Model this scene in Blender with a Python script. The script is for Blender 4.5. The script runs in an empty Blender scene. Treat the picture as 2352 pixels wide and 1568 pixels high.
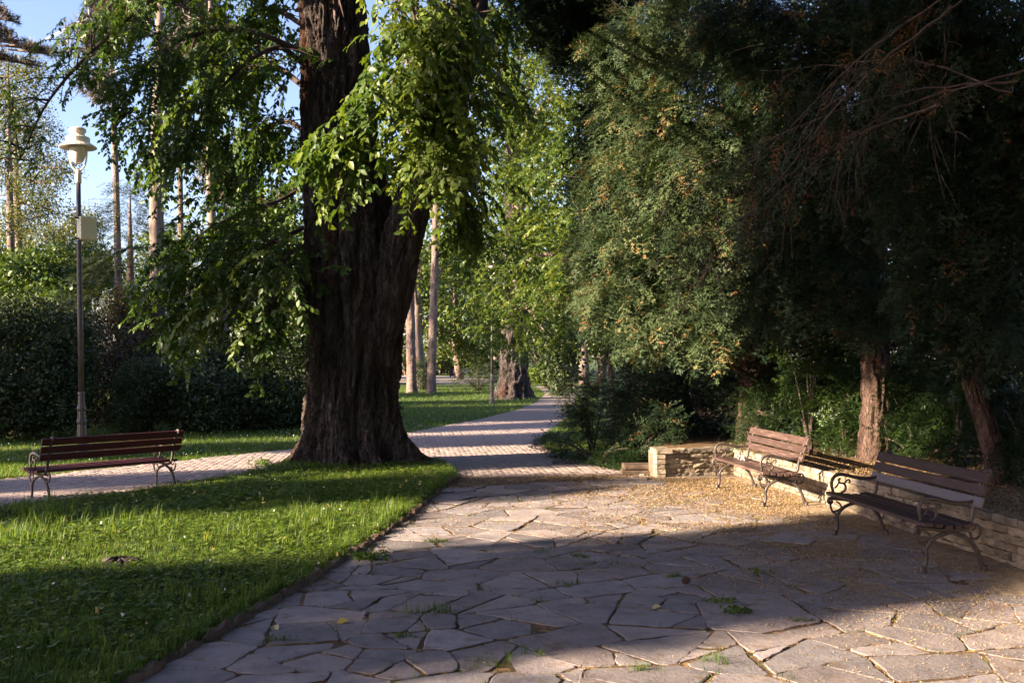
import bpy, math, random
import numpy as np
from mathutils import Vector, Matrix, Quaternion

random.seed(7)
rng = np.random.default_rng(7)
SC = bpy.context.scene
COL = SC.collection
PI = math.pi

# ------------------------------------------------------------------ camera
CAM_H, PITCH, FPX = 1.82, 0.0182, 35 / 36 * 2352
cam_data = bpy.data.cameras.new('camera')
cam_data.lens = 35
cam_data.sensor_width = 36
cam_data.clip_start = 0.05
cam_data.clip_end = 12000
cam = bpy.data.objects.new('camera', cam_data)
cam.location = (0, 0, CAM_H)
cam.rotation_euler = (PI / 2 + PITCH, 0, 0)
COL.objects.link(cam)
SC.camera = cam

# ------------------------------------------------------------------ sky, sun, exposure
SUN_EL, SUN_DIR = math.radians(19), math.radians(24)       # height above the horizon; heading the light travels, from +X towards +Y
LX, LY = math.cos(SUN_DIR), math.sin(SUN_DIR)
world = bpy.data.worlds.new('World')
SC.world = world
world.use_nodes = True
wn = world.node_tree
for n in list(wn.nodes):
    wn.nodes.remove(n)
w_out = wn.nodes.new('ShaderNodeOutputWorld')
w_bg = wn.nodes.new('ShaderNodeBackground')
w_sky = wn.nodes.new('ShaderNodeTexSky')
w_sky.sky_type = 'NISHITA'
w_sky.sun_disc = False
w_sky.sun_elevation = SUN_EL
w_sky.sun_rotation = math.atan2(-LX, -LY)
w_sky.air_density = 1.0
w_sky.dust_density = 1.0
w_sky.ozone_density = 2.5
w_bg.inputs['Strength'].default_value = 0.068
w_tint = wn.nodes.new('ShaderNodeVectorMath')        # camera white balance of the sky light
w_tint.operation = 'MULTIPLY'
w_tint.inputs[1].default_value = (1.08, 0.93, 1.03)
wn.links.new(w_sky.outputs[0], w_tint.inputs[0])
wn.links.new(w_tint.outputs[0], w_bg.inputs[0])
wn.links.new(w_bg.outputs[0], w_out.inputs[0])

sun_d = bpy.data.lights.new('sun', 'SUN')
sun_d.energy = 5.0
sun_d.angle = math.radians(0.7)
sun_d.color = (1.0, 0.79, 0.56)
sun = bpy.data.objects.new('sun', sun_d)
sun.rotation_euler = Vector((LX * math.cos(SUN_EL), LY * math.cos(SUN_EL), -math.sin(SUN_EL))).to_track_quat('-Z', 'Y').to_euler()
sun.location = (-30, -10, 30)
COL.objects.link(sun)

SC.view_settings.view_transform = 'Standard'
SC.view_settings.look = 'None'
SC.view_settings.gamma = 1.0
SC.view_settings.use_curve_mapping = False
SC.view_settings.exposure = 2.45
SC.cycles.max_bounces = 6
SC.cycles.diffuse_bounces = 3
SC.cycles.transmission_bounces = 4
SC.cycles.transparent_max_bounces = 6


def at(u, v, d):
    """World point seen at u, v of the 2352 px wide photograph, d metres in front of the camera."""
    cp, sp = math.cos(PITCH), math.sin(PITCH)
    a, b = (u - 1176) / FPX, -(v - 784) / FPX
    y, z = cp - b * sp, sp + b * cp
    k = d / y
    return np.array([a * k, d, CAM_H + z * k])


def ground_pt(u, v, z=0.0):
    p = at(u, v, 1.0)
    k = (CAM_H - z) / (CAM_H - p[2])
    return np.array([p[0] * k, k, z])


# ------------------------------------------------------------------ materials
def new_mat(name):
    m = bpy.data.materials.new(name)
    m.use_nodes = True
    nt = m.node_tree
    for n in list(nt.nodes):
        nt.nodes.remove(n)
    out = nt.nodes.new('ShaderNodeOutputMaterial')
    return m, nt, out


def rgba(c):
    return (c[0], c[1], c[2], 1.0)


def ramp(nt, stops):
    r = nt.nodes.new('ShaderNodeValToRGB')
    el = r.color_ramp.elements
    while len(el) < len(stops):
        el.new(0.5)
    for e, (p, c) in zip(el, stops):
        e.position = p
        e.color = rgba(c)
    return r


def leaf_mat(name, stops, trans=0.35, trans_tint=(1.25, 1.15, 0.5), rough=0.45, spec=0.35):
    m, nt, out = new_mat(name)
    at_n = nt.nodes.new('ShaderNodeAttribute')
    at_n.attribute_name = 'tint'
    r = ramp(nt, stops)
    nt.links.new(at_n.outputs['Fac'], r.inputs[0])
    p = nt.nodes.new('ShaderNodeBsdfPrincipled')
    p.inputs['Roughness'].default_value = rough
    p.inputs['Specular IOR Level'].default_value = spec
    nt.links.new(r.outputs[0], p.inputs['Base Color'])
    if trans > 0:
        t = nt.nodes.new('ShaderNodeBsdfTranslucent')
        mul = nt.nodes.new('ShaderNodeVectorMath')
        mul.operation = 'MULTIPLY'
        mul.inputs[1].default_value = trans_tint
        nt.links.new(r.outputs[0], mul.inputs[0])
        nt.links.new(mul.outputs[0], t.inputs['Color'])
        mix = nt.nodes.new('ShaderNodeMixShader')
        mix.inputs[0].default_value = trans
        nt.links.new(p.outputs[0], mix.inputs[1])
        nt.links.new(t.outputs[0], mix.inputs[2])
        nt.links.new(mix.outputs[0], out.inputs[0])
    else:
        nt.links.new(p.outputs[0], out.inputs[0])
    return m


def surf_mat(name, stops, scale=6.0, detail=8.0, stretch=(1, 1, 1), bump=0.3, bump_scale=30.0, rough=0.85,
             per_obj=0.0, spec=0.25, bump_dist=0.01, metal=0.0, second=None, warm=None):
    """Mottled surface: noise through a colour ramp, brightness varied per object, fine bump."""
    m, nt, out = new_mat(name)
    tc = nt.nodes.new('ShaderNodeTexCoord')
    mp = nt.nodes.new('ShaderNodeMapping')
    mp.inputs['Scale'].default_value = stretch
    nt.links.new(tc.outputs['Object'], mp.inputs[0])
    info = nt.nodes.new('ShaderNodeObjectInfo')
    add = nt.nodes.new('ShaderNodeVectorMath')
    add.operation = 'ADD'
    sc = nt.nodes.new('ShaderNodeVectorMath')
    sc.operation = 'SCALE'
    sc.inputs[0].default_value = (37, 91, 53)
    nt.links.new(info.outputs['Random'], sc.inputs['Scale'])
    nt.links.new(mp.outputs[0], add.inputs[0])
    nt.links.new(sc.outputs[0], add.inputs[1])
    nz = nt.nodes.new('ShaderNodeTexNoise')
    nz.inputs['Scale'].default_value = scale
    nz.inputs['Detail'].default_value = detail
    nz.inputs['Roughness'].default_value = 0.65
    nt.links.new(add.outputs[0], nz.inputs['Vector'])
    r = ramp(nt, stops)
    nt.links.new(nz.outputs['Fac'], r.inputs[0])
    col = r.outputs[0]
    if second:
        n2 = nt.nodes.new('ShaderNodeTexNoise')
        n2.inputs['Scale'].default_value = second[0]
        n2.inputs['Detail'].default_value = 6
        nt.links.new(add.outputs[0], n2.inputs['Vector'])
        r2 = ramp(nt, [(second[2], (0, 0, 0)), (second[3], (1, 1, 1))])
        nt.links.new(n2.outputs['Fac'], r2.inputs[0])
        mx = nt.nodes.new('ShaderNodeMixRGB')
        mx.inputs[2].default_value = rgba(second[1])
        nt.links.new(r2.outputs[0], mx.inputs[0])
        nt.links.new(col, mx.inputs[1])
        col = mx.outputs[0]
    if per_obj:
        mr = nt.nodes.new('ShaderNodeMapRange')
        mr.inputs[3].default_value = 1 - per_obj
        mr.inputs[4].default_value = 1 + per_obj
        nt.links.new(info.outputs['Random'], mr.inputs[0])
        mul = nt.nodes.new('ShaderNodeVectorMath')
        mul.operation = 'SCALE'
        nt.links.new(col, mul.inputs[0])
        nt.links.new(mr.outputs[0], mul.inputs['Scale'])
        col = mul.outputs[0]
    if warm:
        fr = nt.nodes.new('ShaderNodeMath')
        fr.operation = 'MULTIPLY'
        fr.inputs[1].default_value = 17.31
        nt.links.new(info.outputs['Random'], fr.inputs[0])
        f2 = nt.nodes.new('ShaderNodeMath')
        f2.operation = 'FRACT'
        nt.links.new(fr.outputs[0], f2.inputs[0])
        f3 = nt.nodes.new('ShaderNodeMath')
        f3.operation = 'MULTIPLY'
        f3.inputs[1].default_value = .75
        nt.links.new(f2.outputs[0], f3.inputs[0])
        tint = nt.nodes.new('ShaderNodeVectorMath')
        tint.operation = 'MULTIPLY'
        tint.inputs[1].default_value = warm
        nt.links.new(col, tint.inputs[0])
        mxw = nt.nodes.new('ShaderNodeMixRGB')
        nt.links.new(f3.outputs[0], mxw.inputs[0])
        nt.links.new(col, mxw.inputs[1])
        nt.links.new(tint.outputs[0], mxw.inputs[2])
        col = mxw.outputs[0]
    p = nt.nodes.new('ShaderNodeBsdfPrincipled')
    p.inputs['Roughness'].default_value = rough
    p.inputs['Specular IOR Level'].default_value = spec
    p.inputs['Metallic'].default_value = metal
    nt.links.new(col, p.inputs['Base Color'])
    if bump:
        nb = nt.nodes.new('ShaderNodeTexNoise')
        nb.inputs['Scale'].default_value = bump_scale
        nb.inputs['Detail'].default_value = 8
        nb.inputs['Roughness'].default_value = 0.7
        nt.links.new(add.outputs[0], nb.inputs['Vector'])
        b = nt.nodes.new('ShaderNodeBump')
        b.inputs['Strength'].default_value = bump
        b.inputs['Distance'].default_value = bump_dist
        nt.links.new(nb.outputs['Fac'], b.inputs['Height'])
        nt.links.new(b.outputs[0], p.inputs['Normal'])
    nt.links.new(p.outputs[0], out.inputs[0])
    return m


M = {}
M['flag'] = surf_mat('flagstone_grey', [(0.3, (0.16, 0.15, 0.162)), (0.48, (0.24, 0.222, 0.235)), (0.56, (0.262, 0.24, 0.25)), (0.74, (0.35, 0.318, 0.32))], 4.5, 12,
                     bump=0.8, bump_scale=22, rough=0.8, per_obj=0.26, bump_dist=0.012, second=(7, (0.2, 0.16, 0.13), 0.58, 0.7), warm=(1.1, .97, .88))
M['soil'] = surf_mat('soil_brown', [(0.3, (0.06, 0.04, 0.028)), (0.7, (0.15, 0.1, 0.06))], 5, 10, bump=0.8, bump_scale=40, rough=0.95,
                     second=(14, (0.3, 0.19, 0.08), 0.52, 0.64))
M['dirt'] = surf_mat('dirt_sandy', [(0.3, (0.16, 0.125, 0.1)), (0.55, (0.29, 0.23, 0.175)), (0.75, (0.4, 0.31, 0.23))], 14, 12, bump=0.9, bump_scale=70, rough=0.95, second=(45, (0.4, 0.28, 0.14), 0.55, 0.63))
M['wallstone'] = surf_mat('wall_sandstone', [(0.3, (0.12, 0.1, 0.08)), (0.52, (0.25, 0.215, 0.175)), (0.75, (0.37, 0.325, 0.275))], 7, 10,
                          bump=0.9, bump_scale=26, rough=0.9, per_obj=0.28, bump_dist=0.02, second=(5, (0.1, 0.085, 0.065), 0.58, 0.72), warm=(1.1, .98, .82))
M['mortar'] = surf_mat('mortar_dark', [(0.3, (0.1, 0.08, 0.06)), (0.7, (0.19, 0.155, 0.115))], 12, 8, bump=0.6, bump_scale=60, rough=0.95)
M['kerb'] = surf_mat('kerb_brown', [(0.3, (0.07, 0.048, 0.036)), (0.7, (0.17, 0.12, 0.09))], 7, 8, bump=0.8, bump_scale=30, rough=0.95, per_obj=0.2)
M['kerbpale'] = surf_mat('kerb_concrete', [(0.3, (0.24, 0.2, 0.18)), (0.7, (0.36, 0.31, 0.28))], 7, 8, bump=0.6, bump_scale=30, rough=0.95, per_obj=0.1)
M['brick'] = surf_mat('brick_paver', [(0.3, (0.24, 0.19, 0.18)), (0.7, (0.37, 0.3, 0.275))], 9, 8, bump=0.5, bump_scale=60, rough=0.85, per_obj=0.08)
M['pathbase'] = surf_mat('path_base', [(0.3, (0.17, 0.135, 0.125)), (0.7, (0.27, 0.22, 0.2))], 2, 10, stretch=(.5, 9, 1), bump=0.6, bump_scale=8, rough=0.9)
M['lawn'] = surf_mat('lawn_soil', [(0.3, (0.02, 0.035, 0.008)), (0.6, (0.05, 0.08, 0.018)), (0.8, (0.085, 0.11, 0.03))], 4, 12, bump=1.0, bump_scale=50,
                     rough=0.95, bump_dist=0.05)
M['ground'] = surf_mat('park_ground', [(0.3, (0.03, 0.05, 0.012)), (0.7, (0.07, 0.1, 0.028))], 0.8, 12, bump=1.0, bump_scale=20, rough=0.95, bump_dist=0.06)
M['gravel'] = surf_mat('far_path', [(0.3, (0.3, 0.25, 0.21)), (0.7, (0.42, 0.35, 0.3))], 3, 8, bump=0.3, bump_scale=20, rough=0.9)
M['bed'] = surf_mat('bed_soil', [(0.3, (0.06, 0.04, 0.022)), (0.6, (0.16, 0.1, 0.05)), (0.8, (0.26, 0.17, 0.08))], 9, 10, bump=1.0, bump_scale=50, rough=0.95, bump_dist=0.02)
M['iron'] = surf_mat('cast_iron', [(0.35, (0.035, 0.028, 0.027)), (0.7, (0.09, 0.068, 0.06))], 18, 6, bump=0.3, bump_scale=90, rough=0.48, spec=0.5, bump_dist=0.004)
M['lampwhite'] = surf_mat('lamp_cream', [(0.35, (0.55, 0.49, 0.4)), (0.65, (0.78, 0.73, 0.64))], 5, 8, stretch=(3, 3, 1), bump=0.05, bump_scale=40, rough=0.45, spec=0.4)
M['box'] = surf_mat('box_beige', [(0.35, (0.6, 0.56, 0.38)), (0.65, (0.68, 0.64, 0.46))], 3, 5, bump=0.05, bump_scale=40, rough=0.5)
M['post'] = surf_mat('post_paint', [(0.35, (0.055, 0.045, 0.045)), (0.65, (0.09, 0.075, 0.072))], 6, 6, bump=0.1, bump_scale=60, rough=0.4, spec=0.45)
M['glass'] = surf_mat('frosted_glass', [(0.3, (0.6, 0.52, 0.45)), (0.7, (0.74, 0.67, 0.6))], 4, 4, bump=0, rough=0.25, spec=0.5)
M['paper'] = surf_mat('tissue', [(0.3, (0.78, 0.78, 0.78)), (0.7, (0.85, 0.85, 0.85))], 8, 4, bump=0.2, bump_scale=40, rough=0.9)
M['cone'] = surf_mat('cone_brown', [(0.3, (0.05, 0.03, 0.025)), (0.7, (0.13, 0.075, 0.055))], 40, 4, bump=0.2, rough=0.8)
M['darkpaint'] = surf_mat('dark_paint', [(0.3, (0.03, 0.02, 0.018)), (0.7, (0.06, 0.035, 0.03))], 8, 4, bump=0.1, rough=0.6)
M['redpaint'] = surf_mat('red_paint', [(0.3, (0.2, 0.03, 0.02)), (0.7, (0.32, 0.06, 0.035))], 8, 4, bump=0.1, rough=0.6)
M['greyslat'] = surf_mat('grey_slat', [(0.3, (0.25, 0.26, 0.28)), (0.7, (0.36, 0.37, 0.4))], 8, 4, bump=0.1, rough=0.6)
M['skin'] = surf_mat('skin', [(0.3, (0.45, 0.27, 0.19)), (0.7, (0.52, 0.33, 0.24))], 8, 4, bump=0, rough=0.6)
M['shirt'] = surf_mat('white_shirt', [(0.3, (0.7, 0.7, 0.7)), (0.7, (0.8, 0.8, 0.8))], 8, 4, bump=0.2, rough=0.9)
M['short'] = surf_mat('brown_shorts', [(0.3, (0.12, 0.06, 0.04)), (0.7, (0.17, 0.09, 0.06))], 8, 4, bump=0.2, rough=0.9)
M['hair'] = surf_mat('grey_hair', [(0.3, (0.1, 0.08, 0.07)), (0.7, (0.2, 0.18, 0.16))], 20, 4, bump=0.2, rough=0.8)


def wood(name, c0, c1, worn, lo, hi):
    return surf_mat(name, [(0.3, c0), (0.7, c1)], 5, 10, stretch=(1, 22, 22), bump=0.5, bump_scale=9, rough=0.5, spec=0.4, per_obj=0.12,
                    bump_dist=0.006, second=(4, worn, lo, hi))


M['wood'] = wood('bench_wood', (0.038, 0.022, 0.02), (0.09, 0.053, 0.044), (0.2, 0.145, 0.12), 0.54, 0.72)
M['woodred'] = wood('bench_wood_red', (0.055, 0.012, 0.014), (0.1, 0.024, 0.026), (0.14, 0.05, 0.045), 0.62, 0.8)
M['wooddark'] = wood('bench_wood_dark', (0.028, 0.016, 0.017), (0.065, 0.036, 0.034), (0.15, 0.11, 0.1), 0.58, 0.75)
M['woodpale'] = wood('bench_wood_pale', (0.09, 0.08, 0.095), (0.18, 0.165, 0.195), (0.12, 0.07, 0.06), 0.58, 0.7)


def bark_mat(name, c0, c1, c2, sc=3.0, zst=0.18, bump=1.0, dist=0.03, moss=None):
    return surf_mat(name, [(0.32, c0), (0.52, c1), (0.74, c2)], sc, 12, stretch=(1, 1, zst), bump=bump, bump_scale=sc * 4, rough=0.95, spec=0.15,
                    bump_dist=dist, second=moss)


M['bark_big'] = bark_mat('bark_old', (0.02, 0.017, 0.016), (0.088, 0.071, 0.067), (0.29, 0.245, 0.228), 8.0, 0.15, 1.0, 0.08, (2.0, (0.1, 0.045, 0.03), 0.6, 0.72))
def crack_bump(m, scale, zst, dist, strength=1.0):
    """Adds a net of long cracks between bark plates under the existing bump."""
    nt = m.node_tree
    p = next(n for n in nt.nodes if n.type == 'BSDF_PRINCIPLED')
    b = next(n for n in nt.nodes if n.type == 'BUMP')
    tc = next(n for n in nt.nodes if n.type == 'TEX_COORD')
    nz = nt.nodes.new('ShaderNodeTexNoise')
    nz.inputs['Scale'].default_value = 2.5
    nz.inputs['Detail'].default_value = 4
    nt.links.new(tc.outputs['Object'], nz.inputs['Vector'])
    ad = nt.nodes.new('ShaderNodeVectorMath')
    ad.operation = 'MULTIPLY_ADD'
    ad.inputs[1].default_value = (.35, .35, .35)
    nt.links.new(nz.outputs['Color'], ad.inputs[0])
    nt.links.new(tc.outputs['Object'], ad.inputs[2])
    mp = nt.nodes.new('ShaderNodeMapping')
    mp.inputs['Scale'].default_value = (scale, scale, scale * zst)
    nt.links.new(ad.outputs[0], mp.inputs[0])
    v = nt.nodes.new('ShaderNodeTexVoronoi')
    v.feature = 'DISTANCE_TO_EDGE'
    v.inputs['Scale'].default_value = 1.0
    nt.links.new(mp.outputs[0], v.inputs['Vector'])
    r = ramp(nt, [(0.0, (0, 0, 0)), (0.22, (1, 1, 1))])
    nt.links.new(v.outputs['Distance'], r.inputs[0])
    b2 = nt.nodes.new('ShaderNodeBump')
    b2.inputs['Strength'].default_value = strength
    b2.inputs['Distance'].default_value = dist
    nt.links.new(r.outputs[0], b2.inputs['Height'])
    nt.links.new(b2.outputs[0], b.inputs['Normal'])


crack_bump(M['bark_big'], 13, .28, .06)
M['bark_pine'] = bark_mat('bark_pine', (0.11, 0.075, 0.065), (0.26, 0.195, 0.17), (0.4, 0.32, 0.285), 4.0, 0.3, 0.8, 0.03)
M['bark_grey'] = bark_mat('bark_grey', (0.09, 0.065, 0.055), (0.2, 0.155, 0.135), (0.3, 0.25, 0.22), 4.0, 0.25, 0.8, 0.03)
M['bark_yew'] = bark_mat('bark_yew', (0.045, 0.028, 0.023), (0.115, 0.075, 0.06), (0.215, 0.155, 0.13), 8.0, 0.14, 1.0, 0.05)
crack_bump(M['bark_pine'], 16, .35, .04)
crack_bump(M['bark_yew'], 22, .2, .03)
M['twig'] = bark_mat('twig_bark', (0.035, 0.026, 0.024), (0.075, 0.057, 0.052), (0.14, 0.112, 0.102), 6.0, 0.3, 0.4, 0.01)

M['leaf_big'] = leaf_mat('leaf_big', [(0, (0.024, 0.056, 0.012)), (0.5, (0.052, 0.1, 0.018)), (1, (0.15, 0.2, 0.03))], 0.38, (1.5, 1.4, 0.5), 0.45, 0.4)
M['leaf_mid'] = leaf_mat('leaf_mid', [(0, (0.035, 0.07, 0.014)), (0.6, (0.085, 0.13, 0.02)), (1, (0.15, 0.18, 0.03))], 0.38, (1.4, 1.3, 0.5))
M['leaf_far'] = leaf_mat('leaf_far', [(0, (0.045, 0.085, 0.016)), (0.6, (0.085, 0.13, 0.022)), (1, (0.15, 0.18, 0.03))], 0.35)
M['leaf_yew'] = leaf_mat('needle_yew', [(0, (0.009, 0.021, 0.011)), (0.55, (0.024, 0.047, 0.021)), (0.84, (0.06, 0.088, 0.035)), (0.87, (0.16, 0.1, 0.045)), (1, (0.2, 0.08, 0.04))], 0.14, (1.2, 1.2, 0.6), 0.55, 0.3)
M['leaf_yew_sunlit'] = leaf_mat('needle_yew_sunlit', [(0, (0.018, 0.036, 0.018)), (0.5, (0.062, 0.1, 0.044)), (0.84, (0.15, 0.185, 0.08)), (0.87, (0.26, 0.18, 0.07)), (1, (0.24, 0.12, 0.055))], 0.18, (1.2, 1.2, 0.6), 0.55, 0.3)  # yew needles coloured lighter so that one tree reads as sunlit
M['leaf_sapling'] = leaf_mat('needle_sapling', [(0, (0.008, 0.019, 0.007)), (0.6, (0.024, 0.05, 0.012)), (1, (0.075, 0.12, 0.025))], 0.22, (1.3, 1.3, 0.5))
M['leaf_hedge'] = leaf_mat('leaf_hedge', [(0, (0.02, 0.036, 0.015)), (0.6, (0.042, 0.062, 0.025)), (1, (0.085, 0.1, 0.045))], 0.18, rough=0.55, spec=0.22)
M['leaf_rust'] = leaf_mat('leaf_rust', [(0, (0.02, 0.02, 0.009)), (0.55, (0.04, 0.036, 0.013)), (0.8, (0.075, 0.05, 0.015)), (1, (0.2, 0.09, 0.02))], 0.25)
M['leaf_spruce'] = leaf_mat('needle_spruce', [(0, (0.03, 0.045, 0.02)), (0.6, (0.065, 0.085, 0.035)), (1, (0.12, 0.13, 0.055))], 0.12)
M['leaf_pine'] = leaf_mat('needle_pine', [(0, (0.06, 0.05, 0.04)), (0.5, (0.1, 0.085, 0.06)), (1, (0.16, 0.13, 0.085))], 0.12)
M['leaf_cypress'] = leaf_mat('needle_cypress', [(0, (0.08, 0.1, 0.035)), (0.6, (0.13, 0.15, 0.05)), (1, (0.2, 0.2, 0.07))], 0.3)
M['leaf_gold'] = leaf_mat('needle_gold', [(0, (0.13, 0.13, 0.02)), (0.6, (0.24, 0.22, 0.03)), (1, (0.34, 0.3, 0.05))], 0.25)
M['grass'] = leaf_mat('grass_blade', [(0, (0.035, 0.072, 0.014)), (0.6, (0.1, 0.175, 0.03)), (0.94, (0.21, 0.28, 0.06)), (1, (0.3, 0.27, 0.11))], 0.45, (1.35, 1.3, 0.5), 0.5, 0.3)
M['clover'] = leaf_mat('clover_leaf', [(0, (0.04, 0.085, 0.015)), (0.7, (0.13, 0.21, 0.03)), (1, (0.22, 0.29, 0.05))], 0.42, (1.35, 1.3, 0.5), 0.5, 0.3)
M['flower'] = leaf_mat('flower_white', [(0, (0.6, 0.58, 0.5)), (1, (0.75, 0.74, 0.7))], 0.2, (1, 1, 1))
M['litter'] = leaf_mat('litter_flake', [(0, (0.13, 0.085, 0.05)), (0.5, (0.3, 0.2, 0.11)), (0.9, (0.45, 0.34, 0.21)), (1, (0.38, 0.38, 0.1))], 0.15, (1, 1, 1), 0.8, 0.1)
M['fallen'] = leaf_mat('fallen_leaf', [(0, (0.3, 0.2, 0.1)), (0.6, (0.46, 0.4, 0.1)), (1, (0.5, 0.42, 0.3))], 0.2, (1, 1, 1), 0.8, 0.1)


# ------------------------------------------------------------------ mesh helpers
def tag(o, label=None, cat=None, group=None, kind=None):
    if label:
        o['label'] = label
    if cat:
        o['category'] = cat
    if group:
        o['group'] = group
    if kind:
        o['kind'] = kind
    return o


def link(name, me, mat=None, parent=None):
    o = bpy.data.objects.new(name, me)
    COL.objects.link(o)
    if mat is not None and not me.materials:
        me.materials.append(mat)
    if parent is not None:
        o.parent = parent
    return o


def empty(name, loc=(0, 0, 0), rz=0.0):
    o = bpy.data.objects.new(name, None)
    o.location = loc
    o.rotation_euler = (0, 0, rz)
    o.empty_display_size = 0.2
    COL.objects.link(o)
    return o


def np_mesh(name, V, faces, tint=None, smooth=False):
    """V (n,3); faces: list of (m,k) index arrays."""
    me = bpy.data.meshes.new(name)
    V = np.asarray(V, dtype=np.float32)
    tot = [f.shape[0] for f in faces]
    sizes = np.concatenate([np.full(f.shape[0], f.shape[1], dtype=np.int32) for f in faces])
    loops = np.concatenate([f.reshape(-1) for f in faces]).astype(np.int32)
    me.vertices.add(len(V))
    me.vertices.foreach_set('co', V.reshape(-1))
    me.loops.add(len(loops))
    me.loops.foreach_set('vertex_index', loops)
    me.polygons.add(sum(tot))
    starts = np.concatenate([[0], np.cumsum(sizes)[:-1]]).astype(np.int32)
    me.polygons.foreach_set('loop_start', starts)
    if smooth:
        me.polygons.foreach_set('use_smooth', np.ones(sum(tot), dtype=bool))
    if tint is not None:
        a = me.attributes.new('tint', 'FLOAT', 'POINT')
        a.data.foreach_set('value', np.asarray(tint, dtype=np.float32))
    me.update(calc_edges=True)
    return me


class MB:
    """Collects simple solids; build() makes one mesh object."""

    def __init__(s):
        s.v, s.f = [], []

    def add(s, V, F):
        o = len(s.v)
        s.v += [tuple(map(float, p)) for p in V]
        s.f += [tuple(i + o for i in f) for f in F]
        return s

    def box(s, c, size, R=None, bev=0.0):
        hx, hy, hz = [q / 2 for q in size]
        if bev <= 0:
            P = [(x, y, z) for x in (-hx, hx) for y in (-hy, hy) for z in (-hz, hz)]
            F = [(0, 1, 3, 2), (4, 6, 7, 5), (0, 4, 5, 1), (2, 3, 7, 6), (0, 2, 6, 4), (1, 5, 7, 3)]
        else:
            b = min(bev, hx * .9, hy * .9, hz * .9)
            P, F = [], []
            ring = lambda y, z: [(-hx + (hx * 0), y, z)]
            prof = [(-hy + b, -hz), (hy - b, -hz), (hy, -hz + b), (hy, hz - b), (hy - b, hz), (-hy + b, hz), (-hy, hz - b), (-hy, -hz + b)]
            for x, k in ((-hx, .55), (-hx + b * .6, 1), (hx - b * .6, 1), (hx, .55)):
                for (y, z) in prof:
                    yy = y if k == 1 else math.copysign(max(abs(y) - b * .5, 0), y)
                    zz = z if k == 1 else math.copysign(max(abs(z) - b * .5, 0), z)
                    P.append((x, yy, zz))
            for r in range(3):
                for i in range(8):
                    j = (i + 1) % 8
                    F.append((r * 8 + i, r * 8 + j, r * 8 + 8 + j, r * 8 + 8 + i))
            F.append(tuple(reversed(range(8))))
            F.append(tuple(range(24, 32)))
        if R is not None:
            P = [tuple(R @ Vector(p)) for p in P]
        return s.add([(p[0] + c[0], p[1] + c[1], p[2] + c[2]) for p in P], F)

    def tube(s, pts, rad, seg=6, smooth_n=0, cap=True):
        V, F = tube_vf(pts, rad, seg, smooth_n, cap)
        return s.add(V, F)

    def lathe(s, prof, c=(0, 0, 0), seg=20, flutes=0, famp=0.0):
        V, F = [], []
        for (r, z) in prof:
            for i in range(seg):
                a = 2 * PI * i / seg
                k = r * (1 + (famp if flutes and i % 2 else 0))
                V.append((c[0] + k * math.cos(a), c[1] + k * math.sin(a), c[2] + z))
        for q in range(len(prof) - 1):
            for i in range(seg):
                j = (i + 1) % seg
                F.append((q * seg + i, q * seg + j, (q + 1) * seg + j, (q + 1) * seg + i))
        F.append(tuple(reversed(range(seg))))
        F.append(tuple(range((len(prof) - 1) * seg, len(prof) * seg)))
        return s.add(V, F)

    def build(s, name, mat, parent=None, smooth=False):
        me = bpy.data.meshes.new(name)
        me.from_pydata(s.v, [], s.f)
        if smooth:
            me.polygons.foreach_set('use_smooth', [True] * len(me.polygons))
        me.update()
        return link(name, me, mat, parent)


def catmull(pts, n):
    P = np.array([np.asarray(p, float) for p in pts])
    if n <= 0:
        return P
    Q = np.vstack([2 * P[0] - P[1], P, 2 * P[-1] - P[-2]])
    out = []
    for i in range(1, len(Q) - 2):
        p0, p1, p2, p3 = Q[i - 1], Q[i], Q[i + 1], Q[i + 2]
        for k in range(n):
            t = k / n
            out.append(.5 * (2 * p1 + (p2 - p0) * t + (2 * p0 - 5 * p1 + 4 * p2 - p3) * t * t + (3 * p1 - p0 - 3 * p2 + p3) * t ** 3))
    out.append(P[-1])
    return np.array(out)


def tube_vf(pts, rad, seg=6, smooth_n=0, cap=True):
    P0 = np.array([np.asarray(p, float) for p in pts])
    R0 = np.full(len(P0), rad, float) if np.isscalar(rad) else np.asarray(rad, float)
    P = catmull(P0, smooth_n)
    R = np.interp(np.linspace(0, 1, len(P)), np.linspace(0, 1, len(R0)), R0)
    T = np.gradient(P, axis=0)
    T /= np.linalg.norm(T, axis=1)[:, None] + 1e-9
    ref = np.array([0, 0, 1.0]) if abs(T[0][2]) < .9 else np.array([1.0, 0, 0])
    n = ref - T[0] * (ref @ T[0])
    n /= np.linalg.norm(n)
    V = []
    for i in range(len(P)):
        n = n - T[i] * (n @ T[i])
        n /= np.linalg.norm(n) + 1e-9
        b = np.cross(T[i], n)
        for k in range(seg):
            a = 2 * PI * k / seg
            V.append(P[i] + R[i] * (math.cos(a) * n + math.sin(a) * b))
    F = []
    for i in range(len(P) - 1):
        for k in range(seg):
            j = (k + 1) % seg
            F.append((i * seg + k, i * seg + j, (i + 1) * seg + j, (i + 1) * seg + k))
    if cap:
        F.append(tuple(reversed(range(seg))))
        F.append(tuple(range((len(P) - 1) * seg, len(P) * seg)))
    return V, F


def _hash(ix, iy, iz, seed):
    h = (ix.astype(np.int64) * 374761393 + iy.astype(np.int64) * 668265263 + iz.astype(np.int64) * 2147483647 + seed * 1274126177) & 0xFFFFFFFF
    h = ((h ^ (h >> 13)) * 1274126177) & 0xFFFFFFFF
    h = h ^ (h >> 16)
    return (h & 0xFFFFFF) / float(0xFFFFFF)


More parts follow.
